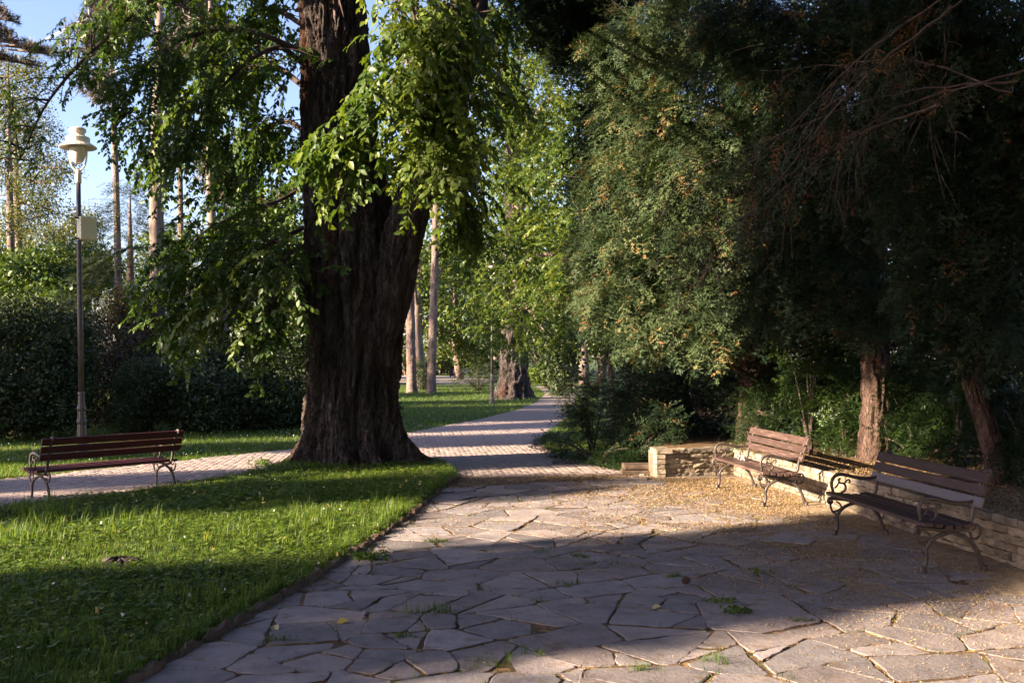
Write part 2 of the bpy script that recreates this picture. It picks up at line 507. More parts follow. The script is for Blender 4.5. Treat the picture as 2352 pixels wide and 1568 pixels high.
def vnoise(p, seed=0):
    p = np.asarray(p, float)
    i = np.floor(p).astype(np.int64)
    f = p - i
    f = f * f * (3 - 2 * f)
    r = 0
    for dx in (0, 1):
        for dy in (0, 1):
            for dz in (0, 1):
                w = (f[..., 0] if dx else 1 - f[..., 0]) * (f[..., 1] if dy else 1 - f[..., 1]) * (f[..., 2] if dz else 1 - f[..., 2])
                r = r + w * _hash(i[..., 0] + dx, i[..., 1] + dy, i[..., 2] + dz, seed)
    return r * 2 - 1


def fbm(p, oct=4, seed=0):
    p = np.asarray(p, float)
    a, r = 1.0, 0
    for k in range(oct):
        r = r + a * vnoise(p, seed + k)
        p = p * 2.03
        a *= .5
    return r


# templates: (V (n,3), [face arrays], leaf-id per vertex for tint, is_twig mask)
def tri_template(parts):
    """parts: list of (V, F) with F lists of tuples -> template with faces grouped by size."""
    V, byk, lid = [], {}, []
    off = 0
    for q, (v, f) in enumerate(parts):
        V.append(np.asarray(v, float))
        for t in f:
            byk.setdefault(len(t), []).append([i + off for i in t])
        lid.append(np.full(len(v), q))
        off += len(v)
    return np.vstack(V), [np.array(b) for b in byk.values()], np.concatenate(lid)


def scatter_mesh(name, temps, choice, mats, pos, tint_base, tint_var=0.25, smooth=False, seed=0):
    """Join transformed copies of the templates into one mesh."""
    r = np.random.default_rng(seed)
    Vs, Fs, Ts = [], [], []
    off = 0
    for ti, (V, F, lid) in enumerate(temps):
        sel = np.nonzero(choice == ti)[0]
        if len(sel) == 0:
            continue
        W = np.einsum('nij,kj->nki', mats[sel], V) + pos[sel][:, None, :]
        k = len(V)
        Vs.append(W.reshape(-1, 3))
        base = off + np.arange(len(sel)) * k
        for f in F:
            Fs.append((f[None, :, :] + base[:, None, None]).reshape(-1, f.shape[1]))
        nl = lid.max() + 1
        lt = r.normal(0, tint_var, (len(sel), nl))
        t = tint_base[sel][:, None] + lt[:, lid]
        Ts.append(t.reshape(-1))
        off += len(sel) * k
    return np_mesh(name, np.vstack(Vs), Fs, np.clip(np.concatenate(Ts), 0, 1), smooth)


def rot_mats(az, pitch, roll, scale):
    """x axis points along azimuth az, raised by pitch, rolled about itself."""
    ca, sa, cp, sp = np.cos(az), np.sin(az), np.cos(pitch), np.sin(pitch)
    X = np.stack([ca * cp, sa * cp, sp], 1)
    Y0 = np.stack([-sa, ca, np.zeros_like(az)], 1)
    Z0 = np.cross(X, Y0)
    cr, sr = np.cos(roll)[:, None], np.sin(roll)[:, None]
    Y = Y0 * cr + Z0 * sr
    Z = -Y0 * sr + Z0 * cr
    return np.stack([X, Y, Z], 2) * np.asarray(scale).reshape(-1, 1, 1)


# ------------------------------------------------------------------ ground, lawn, paths
def in_poly(x, y, poly):
    x, y = np.asarray(x), np.asarray(y)
    ins = np.zeros(x.shape, bool)
    j = len(poly) - 1
    for i in range(len(poly)):
        xi, yi = poly[i]
        xj, yj = poly[j]
        c = ((yi > y) != (yj > y)) & (x < (xj - xi) * (y - yi) / (yj - yi + 1e-12) + xi)
        ins ^= c
        j = i
    return ins


def sheet(name, poly, z, mat, kind='structure', parent=None):
    me = bpy.data.meshes.new(name)
    me.from_pydata([(x, y, z) for x, y in poly], [], [tuple(range(len(poly)))])
    me.update()
    import bmesh
    bm = bmesh.new()
    bm.from_mesh(me)
    bmesh.ops.triangulate(bm, faces=bm.faces)
    for f in bm.faces:
        if f.normal.z < 0:
            f.normal_flip()
    bm.to_mesh(me)
    bm.free()
    o = link(name, me, mat, parent)
    if kind:
        o['kind'] = kind
    return o


g = MB()
g.add([(-900, -500, 0), (900, -500, 0), (900, 1500, 0), (-900, 1500, 0)], [(0, 1, 2, 3)])
tag(g.build('ground', M['ground']), 'green park ground reaching away under the trees', kind='structure')

KERB = [(-2.95, 1.0), (-2.45, 3.5), (-2.12, 5.63), (-1.66, 8.0), (-1.33, 10.2), (-1.05, 12.8), (-0.84, 15.25)]
PATH_NEAR = [(-14, 4.0), (-9, 9.0), (-6.5, 11.6), (-5.9, 12.35), (-5.3, 13.1), (-4.64, 14.4), (-3.95, 15.9), (-3.75, 17.2), (-3.0, 18.2), (-1.9, 18.2), (-1.15, 17.0), (-0.84, 15.35)]
PATH_FAR = [(-22, 4.0), (-12, 10.8), (-7.7, 15.0), (-5.98, 17.7), (-4.27, 20.4), (-2.6, 24.3), (-1.0, 30.1), (0.2, 36), (1.0, 42), (1.8, 53), (1.6, 68)]
PATH_RIGHT = [(3.2, 68), (3.4, 53), (2.5, 40), (1.85, 32), (1.05, 26.3), (0.55, 22.1), (0.75, 19.5), (1.5, 16.8), (2.15, 15.45)]
PATH = PATH_FAR + PATH_RIGHT + [(-0.84, 15.35)] + list(reversed(PATH_NEAR))[1:]
LAWN = KERB + list(reversed(PATH_NEAR))[1:] + [(-14, 1.0)]


def lawn_h(x, y):
    p = np.stack([x * .9, y * .9, np.zeros_like(x)], -1)
    return 0.055 + 0.028 * fbm(p, 3, 5) + 0.05 * np.exp(-((x + 2.5) ** 2 + (y - 16.6) ** 2) / 2.2)


# the near lawn: a soft uneven turf slab
gx, gy = np.meshgrid(np.linspace(-10, -0.4, 110), np.linspace(2.5, 18.6, 150))
zz = lawn_h(gx, gy)
inside = in_poly(gx, gy, LAWN)
zz = np.where(inside, zz, -0.06)
nx, ny = gx.shape[1], gx.shape[0]
V = np.stack([gx, gy, zz], -1).reshape(-1, 3)
ii = (np.arange(ny - 1)[:, None] * nx + np.arange(nx - 1)[None, :]).reshape(-1)
Fq = np.stack([ii, ii + 1, ii + nx + 1, ii + nx], 1)
fl = inside.reshape(-1)[Fq].any(1)
lawn = link('lawn', np_mesh('lawn', V, [Fq[fl]], smooth=True), M['lawn'])
tag(lawn, 'near lawn round the old tree, raised above the paving', kind='structure')

path = sheet('path', PATH, 0.0155, M['pathbase'])
tag(path, 'brick paved path curving behind the old tree')
far_path = sheet('far_path', [(-40, 78), (-9, 78), (-4.6, 75), (-2.0, 78), (-1.6, 90), (-5, 108), (-16, 116), (-40, 116)], 0.004, M['gravel'])
tag(far_path, 'pale gravel path crossing far away between pines')

# brick pavers
BL, BW = 0.2, 0.1


def brick_mesh():
    mb = MB()
    hx, hy = (BL - .007) / 2, (BW - .007) / 2
    P_ = [(sx * k, sy * k2, z) for (k, k2, z) in ((hx, hy, -.025), (hx, hy, .021), (hx - .004, hy - .004, .025)) for sx, sy in ((-1, -1), (1, -1), (1, 1), (-1, 1))]
    mb.add(P_, [(0, 1, 5, 4), (1, 2, 6, 5), (2, 3, 7, 6), (3, 0, 4, 7), (4, 5, 9, 8), (5, 6, 10, 9), (6, 7, 11, 10), (7, 4, 8, 11), (8, 9, 10, 11)])
    o = mb.build('brick', M['brick'])
    me = o.data
    bpy.data.objects.remove(o)
    return me


bricks = []
ang = math.radians(6)
ca, sa = math.cos(ang), math.sin(ang)
for r in range(-60, 260):
    for c in range(-80, 60):
        lx, ly = c * BL + (r % 2) * BL / 2, r * BW
        x, y = ca * lx - sa * ly - 1, sa * lx + ca * ly + 8
        if y < 10.5 or y > 29 or abs(x) > .53 * y + .4:
            continue
        bricks.append((x, y))
bricks = np.array(bricks)
bricks = bricks[in_poly(bricks[:, 0], bricks[:, 1], PATH)]
hid = (np.abs(bricks[:, 0] + 2.65) < .6) & (bricks[:, 1] > 16.5)
order = np.argsort(bricks[:, 1] + 1000 * hid)
bricks = bricks[order]
bm_ = brick_mesh()
for k in range(min(300, len(bricks))):
    o = bpy.data.objects.new('brick', bm_)
    o.parent = path
    o.location = (bricks[k][0], bricks[k][1], -0.004 + rng.normal(0, .002))
    o.rotation_euler = (rng.normal(0, .005), rng.normal(0, .004), ang + rng.normal(0, .008))
    COL.objects.link(o)
rest = bricks[300:]
bv = np.array([v.co[:] for v in bm_.vertices])
bf = {}
for p in bm_.polygons:
    bf.setdefault(len(p.vertices), []).append(list(p.vertices))
btemp = (bv, [np.array(f) for f in bf.values()], np.zeros(len(bv), int))
nR = len(rest)
Rm = rot_mats(np.full(nR, ang) + rng.normal(0, .008, nR), rng.normal(0, .004, nR), rng.normal(0, .005, nR), np.ones(nR))
me = scatter_mesh('brick', [btemp], np.zeros(nR, int), Rm, np.column_stack([rest, -0.004 + rng.normal(0, .002, nR)]), np.full(nR, .5))
tag(link('brick', me, M['brick'], path), kind='stuff')


# kerbs
def kerb_row(name, line, w, h, mat, step, label, jitter=0.012, z0=0.0):
    root = empty(name)
    tag(root, label, kind='structure')
    P = np.array(line, float)
    seg = np.linalg.norm(np.diff(P, axis=0), axis=1)
    S = np.concatenate([[0], np.cumsum(seg)])
    s = 0.0
    while s < S[-1] - .1:
        L = step * random.uniform(.7, 1.25)
        e = min(s + L, S[-1])
        a = np.array([np.interp(s, S, P[:, 0]), np.interp(s, S, P[:, 1])])
        b = np.array([np.interp(e, S, P[:, 0]), np.interp(e, S, P[:, 1])])
        m_, d = (a + b) / 2, b - a
        mb = MB()
        Ln = np.linalg.norm(d) - .012
        n = 7
        Vv, Ff = [], []
        for q in range(n):
            x = -Ln / 2 + Ln * q / (n - 1)
            k = .8 if q in (0, n - 1) else 1
            for (yy, zq) in ((-w / 2, 0), (-w / 2, h * .75), (-w * .3, h), (w * .3, h), (w / 2, h * .75), (w / 2, 0)):
                Vv.append((x, yy * k + random.gauss(0, jitter * .5), zq * (k if zq else 1) + (random.gauss(0, jitter) if zq else 0)))
        for q in range(n - 1):
            for i in range(5):
                Ff.append((q * 6 + i, q * 6 + i + 1, q * 6 + 7 + i, q * 6 + 6 + i))
        Ff += [tuple(range(6)), tuple(reversed(range((n - 1) * 6, n * 6)))]
        mb.add(Vv, Ff)
        o = mb.build('kerb_stone', mat, root)
        o.location = (m_[0], m_[1], z0 - .05 + random.gauss(0, .006))
        o.rotation_euler = (random.gauss(0, .05), random.gauss(0, .01), math.atan2(d[1], d[0]))
        s = e
    return root


kerb_row('lawn_kerb', KERB[1:], .1, .115, M['kerb'], .55, 'dark worn stone edging between the near lawn and the flagstones')
kerb_row('path_kerb', PATH_NEAR[1:8], .14, .1, M['kerbpale'], .8, 'pale concrete kerb between the brick path and the near lawn')
kerb_row('paving_kerb', [(-0.72, 15.36), (0.6, 15.5), (2.1, 15.42)], .12, .075, M['kerbpale'], .9, 'low kerb where the brick path meets the flagstones')

# ------------------------------------------------------------------ crazy paving
plaza = sheet('paving', [(-2.6, 2.5), (5.6, 2.5), (5.15, 3.5), (4.6, 8.5), (3.7, 15.8), (2.2, 15.36), (.6, 15.44), (-.8, 15.3), (-1.3, 10.2)], 0.0195, M['soil'])
tag(plaza, 'irregular grey flagstone paving in front of the benches')


def clip_half(poly, n, c):
    out = []
    for i in range(len(poly)):
        a, b = poly[i], poly[(i + 1) % len(poly)]
        da, db = a @ n - c, b @ n - c
        if da <= 0:
            out.append(a)
        if da * db < 0:
            out.append(a + (b - a) * (da / (da - db)))
    return out


r3 = np.random.default_rng(21)
sites, rad = [], []
tries = 0
while tries < 9000:
    tries += 1
    x, y = r3.uniform(-2.8, 5.3), r3.uniform(3.2, 15.6)
    rr = r3.choice([.2, .3, .42, .55], p=[.3, .3, .25, .15])
    if all(((x - sx) / 1.25) ** 2 + (y - sy) ** 2 > ((rr + q) * .93) ** 2 for (sx, sy), q in zip(sites, rad)):
        sites.append((x, y))
        rad.append(rr)
ST = np.array(sites)
RD = np.array(rad)
flag_n = 0
STONES, CELLS = [], []
for i in range(len(ST)):
    p = ST[i]
    poly = [np.array(q) for q in ((p[0] - 1.6, p[1] - 1.6), (p[0] + 1.6, p[1] - 1.6), (p[0] + 1.6, p[1] + 1.6), (p[0] - 1.6, p[1] + 1.6))]
    A = np.array([1 / 1.25 ** 2, 1.0])
    d2 = ((ST - p) ** 2 * A).sum(1)
    for j in np.argsort(d2)[1:22]:
        q = ST[j]
        n = 2 * A * (q - p)
        c = (A * q * q).sum() - (A * p * p).sum() - RD[j] ** 2 + RD[i] ** 2
        skew = np.array([-n[1], n[0]]) * r3.normal(0, .0)
        nn = n + skew
        ln = np.linalg.norm(nn)
        poly = clip_half(poly, nn / ln, c / ln)
        if len(poly) < 3:
            break
    if len(poly) < 3:
        continue
    # plaza limits: kerb, far kerb, wall
    xs = np.interp(p[1], [k[1] for k in KERB], [k[0] for k in KERB])
    for (a, b) in (((-2.43, 3.5), (-.82, 15.3)), ((-.9, 15.28), (2.2, 15.36)), ((2.2, 15.2), (3.5, 15.72)), ((3.47, 15.8), (4.34, 8.55)), ((4.34, 8.55), (5.0, 3.2))):
        a, b = np.array(a), np.array(b)
        t = b - a
        n = np.array([-t[1], t[0]]) / np.linalg.norm(t)
        poly = clip_half(poly, n, a @ n - .02)
        if len(poly) < 3:
            break
    if len(poly) < 3:
        continue
    Pp = np.array(poly)
    keep = [0]
    for q in range(1, len(Pp)):
        if np.linalg.norm(Pp[q] - Pp[keep[-1]]) > .06:
            keep.append(q)
    if len(keep) > 3 and np.linalg.norm(Pp[keep[-1]] - Pp[keep[0]]) < .06:
        keep.pop()
    Pp = Pp[keep]
    if len(Pp) < 3:
        continue
    x_, y_ = Pp[:, 0], Pp[:, 1]
    area = .5 * abs(np.dot(x_, np.roll(y_, 1)) - np.dot(y_, np.roll(x_, 1)))
    if area < .012:
        continue
    c = Pp.mean(0)
    if abs(c[0]) > .53 * c[1] + 1.2:
        continue
    CELLS.append(Pp)


def split_cell(P, depth):
    x_, y_ = P[:, 0], P[:, 1]
    area = .5 * abs(np.dot(x_, np.roll(y_, 1)) - np.dot(y_, np.roll(x_, 1)))
    if depth == 0 or area < .1 or (area < .32 and r3.random() < .45):
        return [P]
    c = P.mean(0) + r3.normal(0, .09, 2)
    e = P - P.mean(0)
    ev, evec = np.linalg.eigh(e.T @ e)
    a = math.atan2(evec[1, 1], evec[0, 1]) + PI / 2 + r3.normal(0, .5)
    n = np.array([-math.sin(a), math.cos(a)])
    out = []
    for sg in (1, -1):
        q = clip_half(list(P), n * sg, (c @ n) * sg)
        if len(q) >= 3:
            out += split_cell(np.array(q), depth - 1)
    return out


PIECES = []
for Pp in CELLS:
    PIECES += split_cell(Pp, 3)
for Pp in PIECES:
    # joint width: every edge moved inwards
    poly = list(Pp)
    if np.cross(Pp[1] - Pp[0], Pp[2] - Pp[1]) < 0:
        Pp = Pp[::-1]
        poly = list(Pp)
    for q in range(len(Pp)):
        a, b = Pp[q], Pp[(q + 1) % len(Pp)]
        t = b - a
        ln = np.linalg.norm(t)
        if ln < 1e-4:
            continue
        n = np.array([t[1], -t[0]]) / ln
        poly = clip_half(poly, n, a @ n - r3.choice([.003, .006, .01, .019], p=[.3, .35, .25, .1]))
        if len(poly) < 3:
            break
    if len(poly) < 3:
        continue
    Pp = np.array(poly)
    keep = [0]
    for q in range(1, len(Pp)):
        if np.linalg.norm(Pp[q] - Pp[keep[-1]]) > .05:
            keep.append(q)
    if len(keep) > 3 and np.linalg.norm(Pp[keep[-1]] - Pp[keep[0]]) < .05:
        keep.pop()
    Pp = Pp[keep]
    if len(Pp) < 3:
        continue
    x_, y_ = Pp[:, 0], Pp[:, 1]
    if .5 * abs(np.dot(x_, np.roll(y_, 1)) - np.dot(y_, np.roll(x_, 1))) < .008:
        continue
    c = Pp.mean(0)
    ring = []
    m_ = len(Pp)
    for q in range(m_):
        a, b, d = Pp[q - 1], Pp[q], Pp[(q + 1) % m_]
        l1, l2 = np.linalg.norm(b - a), np.linalg.norm(d - b)
        cut = min(.03, l1 * .2, l2 * .2) * r3.uniform(.2, 1.3)
        ring.append(b + (a - b) / l1 * cut)
        ring.append(b + (d - b) / l2 * cut)
        k = int(l2 / .1)
        nrm = np.array([d[1] - b[1], b[0] - d[0]]) / l2
        bow = r3.normal(0, .009)
        for w in range(1, k + 1):
            t = w / (k + 1)
            ring.append(b + (d - b) * (cut / l2 + t * (1 - 2 * cut / l2)) + nrm * (r3.normal(0, .006) + bow * math.sin(PI * t)))
    ring = np.array(ring)
    dl = np.linalg.norm(ring - c, axis=1)[:, None]
    top = c + (ring - c) * (1 - r3.uniform(.004, .012, (len(ring), 1)) / np.maximum(dl, .05))
    far_lift = .022 * max(0, (c[1] - 13.6) / 1.6) if c[0] < 2.2 else 0
    zt = .024 + r3.normal(0, .0032) + far_lift * r3.uniform(.2, 1.6)
    sl = r3.normal(0, .008, 2)
    n_ = len(ring)
    loc = lambda R, z: [(q[0] - c[0], q[1] - c[1], z + (q - c) @ sl) for q in R]
    Vv = loc(ring, -.05) + loc(ring, zt - .005) + loc(top, zt)
    Ff = []
    for q in range(n_):
        j = (q + 1) % n_
        Ff += [(q, j, n_ + j, n_ + q), (n_ + q, n_ + j, 2 * n_ + j, 2 * n_ + q)]
    Ff.append(tuple(range(2 * n_, 3 * n_)))
    me = bpy.data.meshes.new('flagstone')
    me.from_pydata(Vv, [], Ff)
    me.update()
    me.materials.append(M['flag'])
    me.materials.append(M['soil'])
    me.polygons.foreach_set('material_index', [1 if q % 2 == 0 and q < 2 * n_ else 0 for q in range(len(Ff))])
    o = link('flagstone', me, None, plaza)
    o.location = (c[0], c[1], .004)
    STONES.append(ring)
    flag_n += 1
print('flagstones', flag_n)

dx_, dy_ = np.meshgrid(np.linspace(-1.2, 5.2, 260), np.linspace(4.5, 15.2, 400))
wxx = np.interp(dy_, [3, 8.55, 15.62], [5.0, 4.34, 3.47])
pp = np.stack([dx_ * 1.1, dy_ * 1.1, dx_ * 0], -1)
dz = .001 + .027 * np.clip((dx_ - .4 - .05 * (15 - dy_)) / 3.2, 0, 1) ** .8 * np.clip((dy_ - 5) / 3, .35, 1) + .009 * fbm(pp, 4, 71) + .006 * fbm(pp * 7, 3, 72) + .012 * np.exp(-((wxx - dx_) / .35) ** 2)
dz = np.where(dx_ > wxx + .06, -.05, dz)
nx, ny = dx_.shape[1], dx_.shape[0]
ii = (np.arange(ny - 1)[:, None] * nx + np.arange(nx - 1)[None, :]).reshape(-1)
Fq = np.stack([ii, ii + 1, ii + nx + 1, ii + nx], 1)
okf = (dz.reshape(-1)[Fq] > .017).any(1)
dirt = link('dirt', np_mesh('dirt', np.stack([dx_, dy_, dz], -1).reshape(-1, 3), [Fq[okf]], smooth=True), M['dirt'])
tag(dirt, 'sandy dirt and husks creeping over the flagstones near the benches', kind='structure')

# ------------------------------------------------------------------ low stone wall and raised bed
WZ = 0.45
WA = np.array([2.21, 15.22])
WB = np.array([3.47, 15.62])
WC = np.array([4.34, 8.55])
WD = WC + (WC - WB) / np.linalg.norm(WC - WB) * 5.0
WA0 = WA + np.array([-.03, .5])


def offs(a, b, d):
    t = (b - a) / np.linalg.norm(b - a)
    return np.array([-t[1], t[0]]) * d


wall = empty('stone_wall', (WB[0], WB[1], 0))
tag(wall, 'low dry stone retaining wall turning the corner behind the two right benches', 'wall')
mb = MB()
inn = .06
# mortar core behind the faces
core = [WA + [.09, .06], WB + [.1, .06], WD + [.1, 0], WD + [.5, 0], WB + [.55, .6], WA + [.0, .45]]


def prism(mb, poly, z0, z1):
    n = len(poly)
    V_ = [(p[0] - WB[0], p[1] - WB[1], z0) for p in poly] + [(p[0] - WB[0], p[1] - WB[1], z1) for p in poly]
    F_ = [(i, (i + 1) % n, n + (i + 1) % n, n + i) for i in range(n)]
    F_ += [tuple(range(n, 2 * n)), tuple(reversed(range(n)))]
    mb.add(V_, F_)


for a, b in ((WA, WB), (WB, WD), (WA0, WA)):
    t = (b - a) / np.linalg.norm(b - a)
    nin = np.array([-t[1], t[0]])
    q = [a + nin * .028 + t * .04, b + nin * .028 - t * (.0 if b is WD else .14 if a is WA0 else -.04), b + nin * .38 - t * (.14 if a is WA0 else 0), a + nin * .38 + t * .04]
    prism(mb, q, -.05, WZ - .03 - (.004 if a is WA else .008 if a is WA0 else 0))
core_o = mb.build('mortar_core', M['mortar'], wall)
stone_n = 0
r4 = np.random.default_rng(5)


def stone_obj(L, H, D, m):
    """Rough hewn block: subdivided front face, uneven."""
    nx_, nz_ = max(3, int(L / .06) + 1), 3
    V_, F_ = [], []
    for k in range(nz_):
        for i in range(nx_):
            x = -L / 2 + L * i / (nx_ - 1)
            z = -H / 2 + H * k / (nz_ - 1)
            e = (i in (0, nx_ - 1)) or (k in (0, nz_ - 1))
            V_.append((x + r4.normal(0, .003), -D / 2 + (.005 if e else 0) + r4.normal(0, .006), z + r4.normal(0, .003)))
    o = len(V_)
    for k in range(nz_ - 1):
        for i in range(nx_ - 1):
            a = k * nx_ + i
            F_.append((a, a + 1, a + nx_ + 1, a + nx_))
    rim = [i for i in range(nx_)] + [k * nx_ + nx_ - 1 for k in range(1, nz_)] + [(nz_ - 1) * nx_ + i for i in range(nx_ - 2, -1, -1)] + [k * nx_ for k in range(nz_ - 2, 0, -1)]
    for i in rim:
        V_.append((V_[i][0], D / 2, V_[i][2]))
    n = len(rim)
    for q in range(n):
        j = (q + 1) % n
        F_.append((rim[q], o + q, o + j, rim[j]))
    F_.append(tuple(o + q for q in range(n)))
    me = bpy.data.meshes.new('stone')
    me.from_pydata(V_, [], F_)
    me.update()
    return link('stone', me, m, wall)


for fi, (a, b) in enumerate(((WA, WB), (WB, WD), (WA0, WA))):
    Ltot = np.linalg.norm(b - a)
    t = (b - a) / Ltot
    nin = np.array([-t[1], t[0]])
    hs = [.076, .073, .074, .077, .074, .075]
    z = 0.0
    for ci, h in enumerate(hs):
        s = 0.0 if fi != 1 else .0
        first = True
        while s < Ltot - .03:
            Ls = r4.choice([r4.uniform(.12, .25), r4.uniform(.25, .6)], p=[.3, .7]) if ci < 5 else r4.uniform(.2, .55)
            if Ltot - s - Ls < .12:
                Ls = Ltot - s
            Ds = .13 if ci < 5 else .26
            c = a + t * (s + Ls / 2) + nin * (Ds / 2 + r4.normal(0, .005) - (.012 if ci == 5 else 0))
            o = stone_obj(Ls - .01, h - .009, Ds, M['wallstone'])
            o.location = (c[0] - WB[0], c[1] - WB[1], z + h / 2 + r4.normal(0, .002))
            o.rotation_euler = (r4.normal(0, .02), r4.normal(0, .008), math.atan2(t[1], t[0]) + r4.normal(0, .012))
            stone_n += 1
            s += Ls
        z += h
print('wall stones', stone_n)

# raised bed behind the wall
bx, by = np.meshgrid(np.linspace(1.6, 26, 200), np.linspace(2, 40, 220))
wall_x = np.interp(by, [3, WC[1], WB[1]], [5.0, WC[0], WB[0]]) + .3
front_y = WA[1] + (bx - WA[0]) * (WB[1] - WA[1]) / (WB[0] - WA[0])
bedin = (bx > wall_x) & (by < front_y + .45) & (bx > 3.4) | (by >= front_y + .45) & (bx > 2.3 + (by - 15.5) * .12) & (by < 40)
bz = np.where(bedin, WZ - .045 + .05 * fbm(np.stack([bx * .8, by * .8, bx * 0], -1), 3, 9) + .03 * np.clip(bx - wall_x, 0, 8), -.3)
nx, ny = bx.shape[1], bx.shape[0]
ii = (np.arange(ny - 1)[:, None] * nx + np.arange(nx - 1)[None, :]).reshape(-1)
Fq = np.stack([ii, ii + 1, ii + nx + 1, ii + nx], 1)
okf = bedin.reshape(-1)[Fq].any(1)
bed = link('planting_bed', np_mesh('planting_bed', np.stack([bx, by, bz], -1).reshape(-1, 3), [Fq[okf]], smooth=True), M['bed'])
tag(bed, 'raised planting bed of brown soil behind the stone wall', kind='structure')
# loose low slab left of the wall end
mb = MB()
for k in range(2):
    L_, W_, H_ = .5 - .05 * k, .4, .08
    mb.box((0, .03 * k, .05 + k * .085), (L_, W_, H_), Matrix.Rotation(.05 * k - .04, 3, 'Z'), bev=.02)
o = mb.build('stone_slab', M['kerb'])
o.location = (1.98, 15.75, 0)
tag(o, 'two dark flat stone slabs lying against the left end of the wall', 'stone slab')


# ------------------------------------------------------------------ benches
def bench(loc, rz, wood_mats, label, roll_z=0.0):
    root = empty('park_bench', loc, rz)
    tag(root, label, 'bench', 'park benches with cast iron ends')
    Ls, Lf = 2.0, 1.78
    # slats: (y, z, tilt, width, thickness)
    seat = [(-.275, .425, .05, .085, .034), (-.18, .415, .03, .06, .034), (-.095, .403, .0, .06, .034), (-.01, .4, -.03, .06, .034), (.085, .412, -.22, .085, .034)]
    back = [(.19, .6, 1.2, .088, .03), (.222, .7, 1.22, .088, .03), (.258, .802, 1.22, .095, .032)]
    for i, (y, z, tl, w, th) in enumerate(seat):
        mb = MB()
        mb.box((0, 0, 0), (Ls + random.uniform(-.015, .015), w, th), bev=.006)
        o = mb.build('slat', wood_mats[0], root)
        o.location = (0, y, z)
        o.rotation_euler = (-tl, 0, 0)
    for i, (y, z, tl, w, th) in enumerate(back):
        mb = MB()
        mb.box((0, 0, 0), (Ls + random.uniform(-.015, .015), w, th), bev=.006)
        m = wood_mats[1] if i == 0 and len(wood_mats) > 1 else wood_mats[0]
        o = mb.build('slat', m, root)
        if i == 0 and len(wood_mats) > 1:
            o['label'] = 'lowest backrest slat with worn pale paint'
        o.location = (0, y, z)
        o.rotation_euler = (tl, 0, 0)
    for sx in (-1, 1):
        x = sx * Lf / 2
        P = lambda pts: [(x, y, z) for y, z in pts]
        fr = MB()
        fr.tube(P([(-.31, .385), (-.2, .375), (-.08, .362), (.03, .362), (.12, .385), (.15, .43)]), .016, 6, 3)
        fr.tube(P([(.12, .37), (.165, .45), (.178, .53), (.2, .62), (.235, .72), (.27, .81), (.285, .845), (.315, .86), (.335, .84), (.32, .815), (.305, .825)]), [.02, .019, .018, .017, .016, .017, .019, .019, .018, .014, .01], 6, 3)
        f_o = fr.build('side_frame', M['iron'], root, True)
        lg = MB()
        lg.tube(P([(-.275, .0), (-.25, .06), (-.238, .13), (-.245, .19), (-.215, .255), (-.15, .305), (-.06, .335), (.0, .34)]), [.02, .017, .017, .019, .018, .018, .017, .017], 6, 3)
        lg.lathe([(.042, 0), (.042, .012), (.028, .02), (.024, .045), (.027, .055), (.018, .065)], (x, -.275, 0), 10)
        lg.build('leg', M['iron'], f_o, True)
        lg = MB()
        lg.tube(P([(.275, .0), (.25, .07), (.215, .165), (.165, .25), (.1, .305), (.02, .335), (-.02, .34)]), [.02, .018, .019, .02, .019, .018, .017], 6, 3)
        lg.lathe([(.042, 0), (.042, .012), (.028, .02), (.024, .045), (.027, .055), (.018, .065)], (x, .275, 0), 10)
        lg.build('leg', M['iron'], f_o, True)
        am = MB()
        am.tube(P([(.19, .6), (.15, .592), (.08, .585), (-.02, .592), (-.12, .615), (-.2, .63), (-.26, .615), (-.295, .57), (-.3, .51), (-.285, .462), (-.3, .447)]),
                [.016, .017, .018, .018, .018, .019, .019, .018, .017, .015, .013], 6, 3)
        am.build('armrest', M['iron'], f_o, True)
        sc = MB()
        sc.tube(P([(-.2, .445), (-.165, .46), (-.15, .5), (-.17, .535), (-.215, .545), (-.225, .575), (-.205, .59)]), [.012, .012, .012, .011, .011, .01, .01], 5, 3)
        sc.tube(P([(-.165, .535), (-.14, .565), (-.115, .575), (-.105, .555), (-.12, .545)]), .009, 5, 3)
        sc.tube(P([(-.27, .49), (-.245, .51), (-.225, .545)]), .009, 5, 2)
        sc.build('scroll', M['iron'], f_o, True)
        sc = MB()
        sc.tube(P([(-.29, .395), (-.325, .385), (-.335, .355), (-.315, .335), (-.295, .35), (-.305, .365)]), [.014, .017, .019, .017, .014, .012], 5, 3)
        sc.tube(P([(-.315, .335), (-.31, .29), (-.29, .25), (-.265, .235), (-.255, .2), (-.27, .185)]), [.012, .012, .011, .012, .014, .014], 5, 3)
        sc.tube(P([(-.29, .25), (-.24, .262), (-.2, .29), (-.215, .33), (-.25, .355)]), .01, 5, 3)
        sc.build('scroll', M['iron'], f_o, True)
        sc = MB()
        sc.tube(P([(.17, .4), (.22, .4), (.245, .365), (.24, .32), (.205, .285), (.165, .29), (.15, .33)]), .012, 5, 3)
        sc.tube(P([(.2, .4), (.19, .37), (.17, .36)]), .01, 5, 2)
        sc.build('scroll', M['iron'], f_o, True)
    return root


bench((3.645, 9.33, .02), -1.4765, [M['wooddark'], M['woodpale']], 'dark weathered bench at the right with one pale worn back slat')
bench((3.235, 13.08, .02), -1.4615, [M['wood']], 'sunlit brown bench with a white tissue on its seat, by the wall corner')
bench((-5.52, 13.58, -.03), 4.02, [M['woodred']], 'dark red bench seen from behind on the path edge in front of the lamp post')

